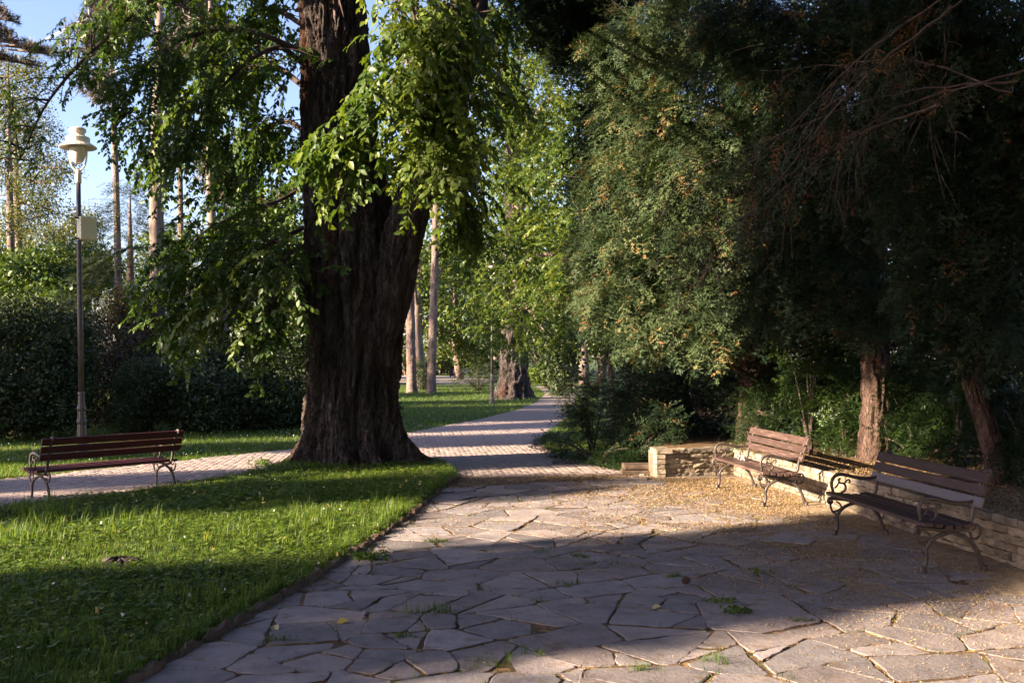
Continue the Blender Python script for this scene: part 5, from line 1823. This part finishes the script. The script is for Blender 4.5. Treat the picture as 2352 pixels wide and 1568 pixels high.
# ------------------------------------------------------------------ grass, clover, flowers
def blades(r, n, nb, L, W, flat=False):
    parts = []
    for k in range(nb):
        a = r.uniform(0, 2 * PI)
        ln = L * r.uniform(.5, 1.15)
        bend = r.uniform(.15, .8)
        d = np.array([math.cos(a), math.sin(a), 0])
        s = np.array([-d[1], d[0], 0]) * W * .5
        p = np.array([r.normal(0, .02), r.normal(0, .02), -.005])
        m_ = p + d * ln * bend * .3 + np.array([0, 0, ln * .62])
        e = p + d * ln * bend + np.array([0, 0, ln * (1 - .45 * bend)])
        if flat:
            parts.append(([p - s, p + s, e], [(0, 1, 2)]))
        else:
            parts.append(([p - s, p + s, m_ + s * .8, m_ - s * .8, e], [(0, 1, 2, 3), (3, 2, 4)]))
    return tri_template(parts)


rg = np.random.default_rng(55)
BLD = [blades(rg, 0, 5, .085, .0045) for _ in range(5)]
BLT = [blades(rg, 0, 8, .2, .006) for _ in range(4)]


def clover(r):
    h = r.uniform(.03, .06)
    parts = []
    a0 = r.uniform(0, 2)
    for k in range(3):
        a = a0 + k * 2.094
        d = np.array([math.cos(a), math.sin(a), .15])
        s = np.array([-d[1], d[0], 0]) * .011
        o = np.array([0, 0, h])
        parts.append(([o, o + d * .013 + s, o + d * .024, o + d * .013 - s], [(0, 1, 2, 3)]))
    return tri_template(parts)


CLV = [clover(rg) for _ in range(5)]
# near lawn
N = 125000
yy = 4.9 + (18.3 - 4.9) * rg.random(N) ** 1.25
xx = rg.uniform(-9.5, -.6, N)
ok = in_poly(xx, yy, LAWN) & (np.abs(xx) < .525 * yy + .35) & ((xx + 2.65) ** 2 + (yy - 16.95) ** 2 > .95 ** 2)
dens = vnoise(np.stack([xx * 1.1, yy * 1.1, xx * 0], -1), 8)
xx, yy, dens = xx[ok], yy[ok], dens[ok]
keep = rg.random(len(xx)) < .62 + .3 * dens
gx_, gy_ = xx[keep], yy[keep]
n = len(gx_)
sc = rg.uniform(.6, 1.15, n) * (1 + .35 * vnoise(np.stack([gx_ * .8, gy_ * .8, gx_ * 0], -1), 18))
mt = rot_mats(rg.uniform(0, 2 * PI, n), np.zeros(n), np.zeros(n), sc)
pz = lawn_h(gx_, gy_)
me = scatter_mesh('grass', BLD, rg.integers(0, 5, n), mt, np.column_stack([gx_, gy_, pz - .004]), np.clip(rg.normal(.5, .2, n) + .15 * vnoise(np.stack([gx_ * .6, gy_ * .6, gx_ * 0], -1), 4), 0, .95), .14, seed=1)
print('near grass tufts', n)
tag(link('grass', me, M['grass']), 'short green grass of the near lawn', kind='stuff')
k2 = rg.random(len(xx)) < np.clip(.35 - .5 * dens, 0.05, .8)
cx_, cy_ = xx[k2], yy[k2]
n = len(cx_)
mt = rot_mats(rg.uniform(0, 2 * PI, n), rg.normal(0, .25, n), rg.normal(0, .25, n), rg.uniform(.8, 1.5, n))
me = scatter_mesh('clover', CLV, rg.integers(0, 5, n), mt, np.column_stack([cx_, cy_, lawn_h(cx_, cy_)]), np.clip(rg.normal(.55, .2, n), 0, 1), .15, seed=2)
tag(link('clover', me, M['clover']), 'clover leaves spread through the near lawn', kind='stuff')
# taller tufts in the lawn and along its edge
tp_, ts_ = [], []
for (u, v, sp_, c_, s_) in ((120, 1185, 90, 60, 1.25), (60, 1240, 120, 60, 1.2), (720, 1200, 80, 60, 1.0), (900, 1180, 40, 45, 1.15), (500, 1240, 300, 120, .9), (300, 1210, 150, 50, 1.1), (420, 1370, 250, 80, .9), (150, 1480, 200, 60, .9), (700, 1330, 90, 40, .8)):
    for k in range(c_):
        p = ground_pt(u + rg.normal(0, sp_ * .5), v + rg.normal(0, 14), .06)
        tp_.append(p[:2])
        ts_.append(s_ * rg.uniform(.5, 1.1))
for k in range(900):
    t = rg.random()
    yk = 5 + 10.2 * t
    tp_.append((np.interp(yk, [q[1] for q in KERB], [q[0] for q in KERB]) - .07 - abs(rg.normal(0, .08)), yk))
    ts_.append(rg.uniform(.3, .75))
tp_ = np.array(tp_)
ok = in_poly(tp_[:, 0], tp_[:, 1], LAWN)
tp_, ts_ = tp_[ok], np.array(ts_)[ok]
n = len(tp_)
mt = rot_mats(rg.uniform(0, 2 * PI, n), np.zeros(n), np.zeros(n), ts_)
me = scatter_mesh('long_grass', BLT, rg.integers(0, 4, n), mt, np.column_stack([tp_, lawn_h(tp_[:, 0], tp_[:, 1]) - .005]), np.clip(rg.normal(.6, .15, n), 0, .93), .12, seed=3)
tag(link('long_grass', me, M['grass']), 'longer grass tufts standing out of the near lawn', kind='stuff')

# lawn beyond the path and the verge beside it
N = 95000
yy = 15.2 + 50 * rg.random(N) ** 2.0
xx = rg.uniform(-.54, .54, N) * yy
ok = ~in_poly(xx, yy, PATH) & ~in_poly(xx, yy, LAWN) & ((xx < PATH_FAR[2][0] + 6) | (xx < 3.0)) & (xx < 2.0 + (yy - 16) * .05) & ~((xx > -.85) & (yy < 15.6)) & ~in_poly(xx, yy, [(-40, 76), (0, 76), (0, 116), (-40, 116)])
xx, yy = xx[ok], yy[ok]
n = len(xx)
BLF = [blades(rg, 0, 4, .1, .013, True) for _ in range(4)]
sc = rg.uniform(.6, 1.1, n) * np.clip(.8 + yy / 60, .8, 1.8)
mt = rot_mats(rg.uniform(0, 2 * PI, n), np.zeros(n), np.zeros(n), sc)
me = scatter_mesh('grass', BLF, rg.integers(0, 4, n), mt, np.column_stack([xx, yy, np.full(n, -.003)]), np.clip(rg.normal(.5, .2, n) + .2 * vnoise(np.stack([xx * .5, yy * .5, xx * 0], -1), 4), 0, .95), .14, seed=4)
tag(link('grass', me, M['grass']), 'mown grass of the lawn beyond the brick path', kind='stuff')
print('far grass tufts', n)


def specks(name, P, size, mat, label, seed, tint=(.5, .25), tilt=.3, aspect=.35, parent=None):
    r = np.random.default_rng(seed)
    n = len(P)
    t = (np.array([(-.5, -aspect / 2, 0), (.5, -aspect * .3, .08), (.5, aspect * .3, .08), (-.5, aspect / 2, 0)]), [np.array([[0, 1, 2, 3]])], np.zeros(4, int))
    mt = rot_mats(r.uniform(0, 2 * PI, n), r.normal(0, tilt, n), r.normal(0, tilt, n), r.uniform(size[0], size[1], n))
    me = scatter_mesh(name, [t], np.zeros(n, int), mt, P, np.clip(r.normal(tint[0], tint[1], n), 0, 1), 0.0, seed=seed)
    return tag(link(name, me, mat, parent), label, kind='stuff')


n = 800
yy = 17 + 14 * rg.random(n) ** 1.3
xx = rg.uniform(-.52, -.05, n) * yy
ok = ~in_poly(xx, yy, PATH) & ~in_poly(xx, yy, LAWN)
specks('clover_flowers', np.column_stack([xx[ok], yy[ok], rg.uniform(.07, .13, ok.sum())]), (.012, .024), M['flower'], 'tiny white clover flowers on the lawn beyond the path', 6, tilt=.8, aspect=.9)
n = 110
yy = rg.uniform(5.5, 15.5, n)
xx = rg.uniform(-6, -1.2, n)
ok = in_poly(xx, yy, LAWN)
specks('clover_flowers', np.column_stack([xx[ok], yy[ok], lawn_h(xx[ok], yy[ok]) + rg.uniform(.06, .1, ok.sum())]), (.014, .026), M['flower'], 'few white clover flowers on the near lawn', 7, tilt=.8, aspect=.9)

# brown litter on the paving, wall top and bed
N = 420000
yy = 4.6 + 11 * rg.random(N) ** 1.15
xx = rg.uniform(-2.4, 5.2, N)
wx = np.interp(yy, [3, WC[1], WB[1]], [5.0, WC[0], WB[0]])
w_ = .85 * np.clip((xx - (.1 + .06 * (15 - yy))) / 2.4, 0, 1) ** 1.2 + .04 + .5 * np.exp(-((wx - xx) / .5) ** 2)
w_ = w_ * np.clip((yy - 4.5) / 5, .22, 1)
w_ = w_ * (.6 + .6 * vnoise(np.stack([xx * 1.6, yy * 1.6, xx * 0], -1), 9))
kx = np.interp(yy, [q[1] for q in KERB], [q[0] for q in KERB])
w_ = w_ + .35 * np.exp(-((xx - kx) / .12) ** 2)
ok = (rg.random(N) < w_) & (xx < wx) & (xx > kx + .05) & (xx < .54 * yy + .2) & ~((yy > 15.15) & (xx > 2.1))
specks('leaf_litter', np.column_stack([xx[ok], yy[ok], rg.uniform(.029, .036, ok.sum())]), (.005 + .0011 * (yy[ok] - 4), .012 + .0022 * (yy[ok] - 4)), M['litter'], 'tan seed husks and needles strewn over the paving', 8, tilt=.5)
print('litter', ok.sum())
N = 16000
yy = rg.uniform(7.5, 16.3, N)
wx = np.interp(yy, [3, WC[1], WB[1]], [5.0, WC[0], WB[0]])
xx = wx + .02 + np.abs(rg.normal(0, .7, N))
ok = xx < .54 * yy + .3
specks('leaf_litter', np.column_stack([xx[ok], yy[ok], np.full(ok.sum(), WZ + .005) + .03 * np.clip(xx[ok] - wx[ok] - .3, 0, 8)]), (.014, .04), M['litter'], 'tan husks and needles lying on the wall top and bed', 9, tilt=.3)
N = 2400
yy = rg.uniform(11, 24, N)
xx = rg.uniform(-.52, .52, N) * yy
ok = in_poly(xx, yy, PATH)
specks('leaf_litter', np.column_stack([xx[ok], yy[ok], np.full(ok.sum(), .028)]), (.02, .05), M['litter'], 'yellowed bits of leaf scattered on the brick path', 10, tilt=.2, tint=(.7, .2))

# grass in the joints of the paving: small stuff, and single weeds that stand out
pts = []
for k in range(2600):
    i = rg.integers(0, len(STONES))
    R = STONES[i]
    q = R[rg.integers(0, len(R))]
    c = R.mean(0)
    d = (q - c) / np.linalg.norm(q - c)
    if vnoise(np.array([q[0] * 1.1, q[1] * 1.1, 3.0]), 14) > -.02:
        pts.append(np.append(q + d * .012 + rg.normal(0, .008, 2), .0))
pts = np.array(pts)
pts = pts[(pts[:, 1] > 5)]
n = len(pts)
mt = rot_mats(rg.uniform(0, 2 * PI, n), np.zeros(n), np.zeros(n), rg.uniform(.35, .95, n) * np.where(vnoise(pts * 2.3, 6) > .2, 1.25, .8))
me = scatter_mesh('joint_grass', BLD, rg.integers(0, 5, n), mt, pts, np.clip(rg.normal(.4, .2, n), 0, .9), .12, seed=12)
tag(link('joint_grass', me, M['grass']), 'thin grass growing in the joints of the flagstones', kind='stuff')

jp = []
for k in range(16000):
    R = STONES[rg.integers(0, len(STONES))]
    i = rg.integers(0, len(R))
    q = R[i] + (R[(i + 1) % len(R)] - R[i]) * rg.random()
    d = q - R.mean(0)
    q = q + d / np.linalg.norm(d) * abs(rg.normal(.006, .012))
    if q[1] > 4.8:
        jp.append((q[0], q[1], .026 + rg.uniform(0, .006)))
jp = np.array(jp)
specks('joint_litter', jp, (.004 + .0009 * jp[:, 1], .01 + .0018 * jp[:, 1]), M['litter'], 'brown husks gathered in the joints of the flagstones', 18, tint=(.25, .2), tilt=.35)

WEEDS = [(1000, 1415, .85, 'g', 'dark grass tuft standing alone in the middle of the near paving'), (1745, 1323, .6, 'g', 'flat grass tuft on the paving left of the dark bench'), (1690, 1415, .7, 'w', 'leafy dark weed in a joint at the right of the paving'),
         (1670, 1390, .55, 'w', 'smaller leafy weed just above the dark leafy weed'), (1640, 1528, .6, 'g', 'sunlit grass tuft at the bottom right of the paving'), (1300, 1350, .45, 'g', 'grass tuft beside the pine cone line in the middle joint'),
         (1545, 1330, .45, 'w', 'small weed next to the pine cone'), (925, 1470, .4, 'w', 'tiny rosette weed in the lower left of the paving'), (840, 1290, 1.0, 'w', 'bushy weed growing out of the kerb beside the lawn'), (1120, 1535, .5, 'g', 'grass in the joint at the bottom middle of the paving'),
         (640, 1480, .4, 'w', 'small weed near the lower end of the lawn kerb'), (1190, 1515, .5, 'g', 'grass strip in a joint near the bottom edge'), (1850, 1435, .4, 'w', 'little weed at the shadow edge on the right'), (1460, 1545, .5, 'g', 'grass tuft in the sunlit joint at the bottom'),
         (1240, 1275, .5, 'g', 'sunlit weed patch in the upper middle of the paving'), (1000, 1250, .5, 'w', 'sunlit small weed by the upper left of the paving'), (1340, 1285, .45, 'w', 'weed at the edge of the sunny strip'), (600, 1065, .9, 'w', 'leafy weed standing on the kerb left of the old trunk'), (770, 1070, 1.0, 'w', 'leafy weed at the left foot of the old trunk'), (880, 1080, 1.0, 'w', 'fern-like weed at the right foot of the old trunk')]
wleaf = [cluster(rg, 22, .09, .06, .03) for _ in range(3)]
for k, (u, v, s, kd, lb) in enumerate(WEEDS):
    z0 = .0 if v > 1200 else .06
    p = ground_pt(u, v, z0)
    n = 16 if kd == 'g' else 9
    off = rg.normal(0, .055, (n, 2)) * [1.4, .7]
    if kd == 'g':
        mt = rot_mats(rg.uniform(0, 2 * PI, n), np.zeros(n), np.zeros(n), s * rg.uniform(.5, 1, n))
        me = scatter_mesh('grass_tuft', BLT, rg.integers(0, 4, n), mt, np.column_stack([off, np.zeros(n)]), np.full(n, .42), .15, seed=k)
    else:
        mt = rot_mats(rg.uniform(0, 2 * PI, n), np.zeros(n), np.zeros(n), s * rg.uniform(.6, 1.1, n))
        me = scatter_mesh('weed', wleaf, rg.integers(0, 3, n), mt, np.column_stack([off * .8, rg.uniform(.02, .07, n) * s]), np.full(n, .4), .18, seed=k)
    o = link('grass_tuft' if kd == 'g' else 'weed', me, M['grass'] if kd == 'g' else M['clover'])
    o.location = (p[0], p[1], z0 + (.006 if z0 == 0 else .0))
    tag(o, lb, 'weed', 'weeds in the paving joints' if v > 1200 else 'weeds at the lawn edge')

# fallen leaves
LV = [(628, 1440, 'pale yellow fallen leaf on the paving beside the lower lawn kerb'), (800, 1427, 'yellow fallen leaf against the middle of the lawn kerb'), (300, 1465, 'pinkish dry leaf lying in the dark near grass'), (780, 1060, 'yellow leaf on the foot of the old trunk'), (1520, 1395, 'dry leaf on the shaded paving')]
for u, v, lb in LV:
    zq = .03 if u > 590 and v > 1200 else .1
    p = ground_pt(u, v, zq)
    mb = MB()
    lv, lf = leaf_vf(.1, .06, .5, .2)
    mb.add(lv, lf)
    o = mb.build('fallen_leaf', M['fallen'])
    a_ = o.data.attributes.new('tint', 'FLOAT', 'POINT')
    a_.data.foreach_set('value', [random.uniform(.4, 1)] * len(lv))
    o.location = (p[0], p[1], zq + .012)
    o.rotation_euler = (random.gauss(0, .2), random.gauss(0, .2), random.uniform(0, 6))
    tag(o, lb, 'leaf', 'fallen leaves')
p_ = [ground_pt(rg.uniform(700, 1000), rg.normal(1105, 10), .09) for _ in range(60)]
xs_, ys_ = rg.uniform(-6, -1, 160), rg.uniform(5.5, 15.5, 160)
ok = in_poly(xs_, ys_, LAWN)
specks('leaf_scraps', np.column_stack([xs_[ok], ys_[ok], lawn_h(xs_[ok], ys_[ok]) + rg.uniform(.03, .07, ok.sum())]), (.02, .06), M['fallen'], 'dry leaf scraps scattered through the near lawn', 15, tint=(.3, .3), tilt=.6, aspect=.55)
specks('leaf_scraps', np.array([(q[0], q[1], lawn_h(np.array([q[0]]), np.array([q[1]]))[0] + .05) for q in p_]), (.03, .07), M['fallen'], 'yellow leaf scraps on the grass before the old trunk', 14, tint=(.55, .1), aspect=.55)

# pine cone, stump, twig
p = ground_pt(1567, 1340, .03)
mb = MB()
for k in range(10):
    z = .008 + k * .0075
    rr = .03 * math.sin(PI * (.25 + .68 * k / 10))
    for q in range(8):
        a = q * PI / 4 + k * .4
        d = Vector((math.cos(a), math.sin(a), .35)) * rr
        s = Vector((-math.sin(a), math.cos(a), 0)) * .009
        c = Vector((0, 0, z))
        mb.add([c + s * .5, c - s * .5, c + d - s, c + d + s, c + d * .8 + Vector((0, 0, .008))], [(0, 1, 2, 3), (0, 3, 4), (1, 4, 2), (2, 4, 3)])
o = mb.build('pine_cone', M['cone'])
o.location = (p[0], p[1], .045)
o.rotation_euler = (1.1, .2, .6)
tag(o, 'open brown pine cone on the shaded flagstones', 'pine cone')
p = ground_pt(272, 1292, .07)
prof = [(.2, -.05), (.18, .05), (.16, .1), (.12, .13), (.06, .15), (.01, .155)]
mb = MB()
mb.lathe(prof, seg=22)
mb.v = [(x * (1.25 + .2 * math.sin(3 * math.atan2(y, x)) + random.gauss(0, .05)), y * (1 + random.gauss(0, .05)), z + random.gauss(0, .012)) for x, y, z in mb.v]
o = mb.build('tree_stump', M['bark_big'])
o.location = (p[0], p[1], -.04)
tag(o, 'low weathered tree stump sunk in the near lawn', 'stump')
mb = MB()
p = ground_pt(1835, 1345, .03)
mb.tube([(-.12, 0, .01), (-.03, .02, .012), (.05, -.01, .012), (.13, .02, .01)], [.006, .007, .006, .003], 5, 3)
mb.tube([(-.03, .02, .012), (.02, .06, .014), (.05, .08, .012)], [.005, .004, .002], 5, 2)
o = mb.build('dead_twig', M['bark_grey'])
o.location = (p[0], p[1], .03)
tag(o, 'short pale forked twig on the paving before the dark bench', 'twig')

# ------------------------------------------------------------------ far furniture and the seated person
p = ground_pt(1040, 866)
root = empty('litter_bin', (p[0], p[1], 0))
tag(root, 'dark square litter bin on the far gravel path', 'litter bin')
mb = MB()
mb.box((0, 0, .5), (.7, .6, .8), bev=.03)
mb.build('bin_body', M['darkpaint'], root)
mb = MB()
for s in (-.25, .25):
    mb.box((s, 0, .05), (.06, .4, .12))
mb.build('foot', M['darkpaint'], root)
p = ground_pt(1205, 877)
root = empty('litter_bin', (p[0], p[1], 0))
tag(root, 'red slatted litter bin to the right of the second giant trunk', 'litter bin')
mb = MB()
mb.box((0, 0, .4), (.5, .4, .66))
mb.build('bin_liner', M['darkpaint'], root)
me = None
for k in range(5):
    mb = MB()
    mb.box((0, 0, 0), (.11, .03, .8), bev=.008)
    o = mb.build('slat', M['redpaint'], root)
    o.location = (-.26 + .13 * k, -.23, .44)


def far_bench(p, rz, mat, label):
    root = empty('park_bench', (p[0], p[1], 0), rz)
    tag(root, label, 'bench')
    for k in range(3):
        mb = MB()
        mb.box((0, 0, 0), (1.9, .1, .03))
        o = mb.build('slat', mat, root)
        o.location = (0, -.2 + .16 * k, .44)
        mb = MB()
        mb.box((0, 0, 0), (1.9, .1, .03))
        o = mb.build('slat', mat, root)
        o.location = (0, .22 + .03 * k, .56 + .13 * k)
        o.rotation_euler = (1.3, 0, 0)
    for s in (-.8, .8):
        mb = MB()
        mb.tube([(s, -.25, 0), (s, -.2, .3), (s, 0, .42), (s, .2, .42), (s, .3, .9)], .03, 5, 2)
        mb.tube([(s, .28, 0), (s, .2, .42)], .03, 5, 0)
        mb.build('side_frame', M['iron'], root)
    return root


p = ground_pt(1062, 867)
far_bench(p, 0, M['greyslat'], 'grey slatted bench beside the dark far litter bin')
p = ground_pt(927, 862.5)
far_bench((p[0], p[1]), 0.9, M['darkpaint'], 'far bench on which a person sits, beyond the pines')

person = empty('person', (p[0] - .1, p[1] - .12, 0), .9)
tag(person, 'seated person in white shirt and brown shorts on the far bench', 'person')
vs = [(0, .0, .5), (0, .06, .75), (0, .08, 1.0), (0, .06, 1.1), (0, .03, 1.18), (0, .0, 1.3),
      (.1, -.02, .5), (.13, -.42, .5), (.13, -.45, .08), (.13, -.58, .04), (-.1, -.02, .5), (-.13, -.42, .5), (-.13, -.45, .08), (-.13, -.58, .04),
      (.17, .07, 1.02), (.23, 0, .75), (.17, -.25, .6), (-.17, .07, 1.02), (-.23, 0, .75), (-.17, -.25, .6)]
ed = [(0, 1), (1, 2), (2, 3), (3, 4), (4, 5), (0, 6), (6, 7), (7, 8), (8, 9), (0, 10), (10, 11), (11, 12), (12, 13), (2, 14), (14, 15), (15, 16), (2, 17), (17, 18), (18, 19)]
rd = [.15, .14, .15, .06, .07, .1, .1, .065, .045, .04, .1, .065, .045, .04, .065, .045, .035, .065, .045, .035]
me = bpy.data.meshes.new('body')
me.from_pydata(vs, ed, [])
o = link('body', me, M['skin'], person)
md = o.modifiers.new('skin', 'SKIN')
for i, q in enumerate(me.skin_vertices[0].data):
    q.radius = (rd[i], rd[i])
    q.use_root = (i == 0)
o.modifiers.new('sub', 'SUBSURF').levels = 1
for nm, mt_, pts_, rr in (('shirt', 'shirt', [(0, .02, .5), (0, .06, .75), (0, .08, .98), (0, .06, 1.1)], [.18, .18, .19, .09]), ):
    mb = MB()
    mb.tube(pts_, rr, 10, 3)
    for s in (-1, 1):
        mb.tube([(s * .1, .07, 1.03), (s * .18, .07, 1.02), (s * .235, .0, .8)], [.08, .085, .06], 8, 2)
    mb.build(nm, M[mt_], person, True)
mb = MB()
for s in (-1, 1):
    mb.tube([(s * .07, .05, .5), (s * .11, -.15, .5), (s * .13, -.36, .505)], [.14, .115, .085], 8, 2)
mb.build('shorts', M['short'], person, True)
mb = MB()
mb.lathe([(.09, -.02), (.113, .02), (.108, .07), (.07, .115), (.02, .13)], (0, .02, 1.3), 10)
mb.build('hair', M['hair'], person, True)

# contrail high in the sky
m, nt, out = new_mat('contrail_vapour')
tr = nt.nodes.new('ShaderNodeBsdfTransparent')
df = nt.nodes.new('ShaderNodeBsdfDiffuse')
df.inputs['Color'].default_value = (.9, .9, .9, 1)
mx = nt.nodes.new('ShaderNodeMixShader')
mx.inputs[0].default_value = .3
nt.links.new(tr.outputs[0], mx.inputs[1])
nt.links.new(df.outputs[0], mx.inputs[2])
nt.links.new(mx.outputs[0], out.inputs[0])
mb = MB()
mb.tube([at(105, 92, 8000), at(160, 64, 8000), at(210, 40, 8000), at(330, -20, 8000)], [10, 14, 13, 12], 8, 3)
o = mb.build('contrail', m, None, True)
o['kind'] = 'stuff'
tag(o, 'faint white contrail crossing the blue sky at the upper left')

print('triangles', sum(sum(len(p.vertices) - 2 for p in me.polygons) * 1 for me in bpy.data.meshes if len(me.polygons) > 20000), 'in big meshes')
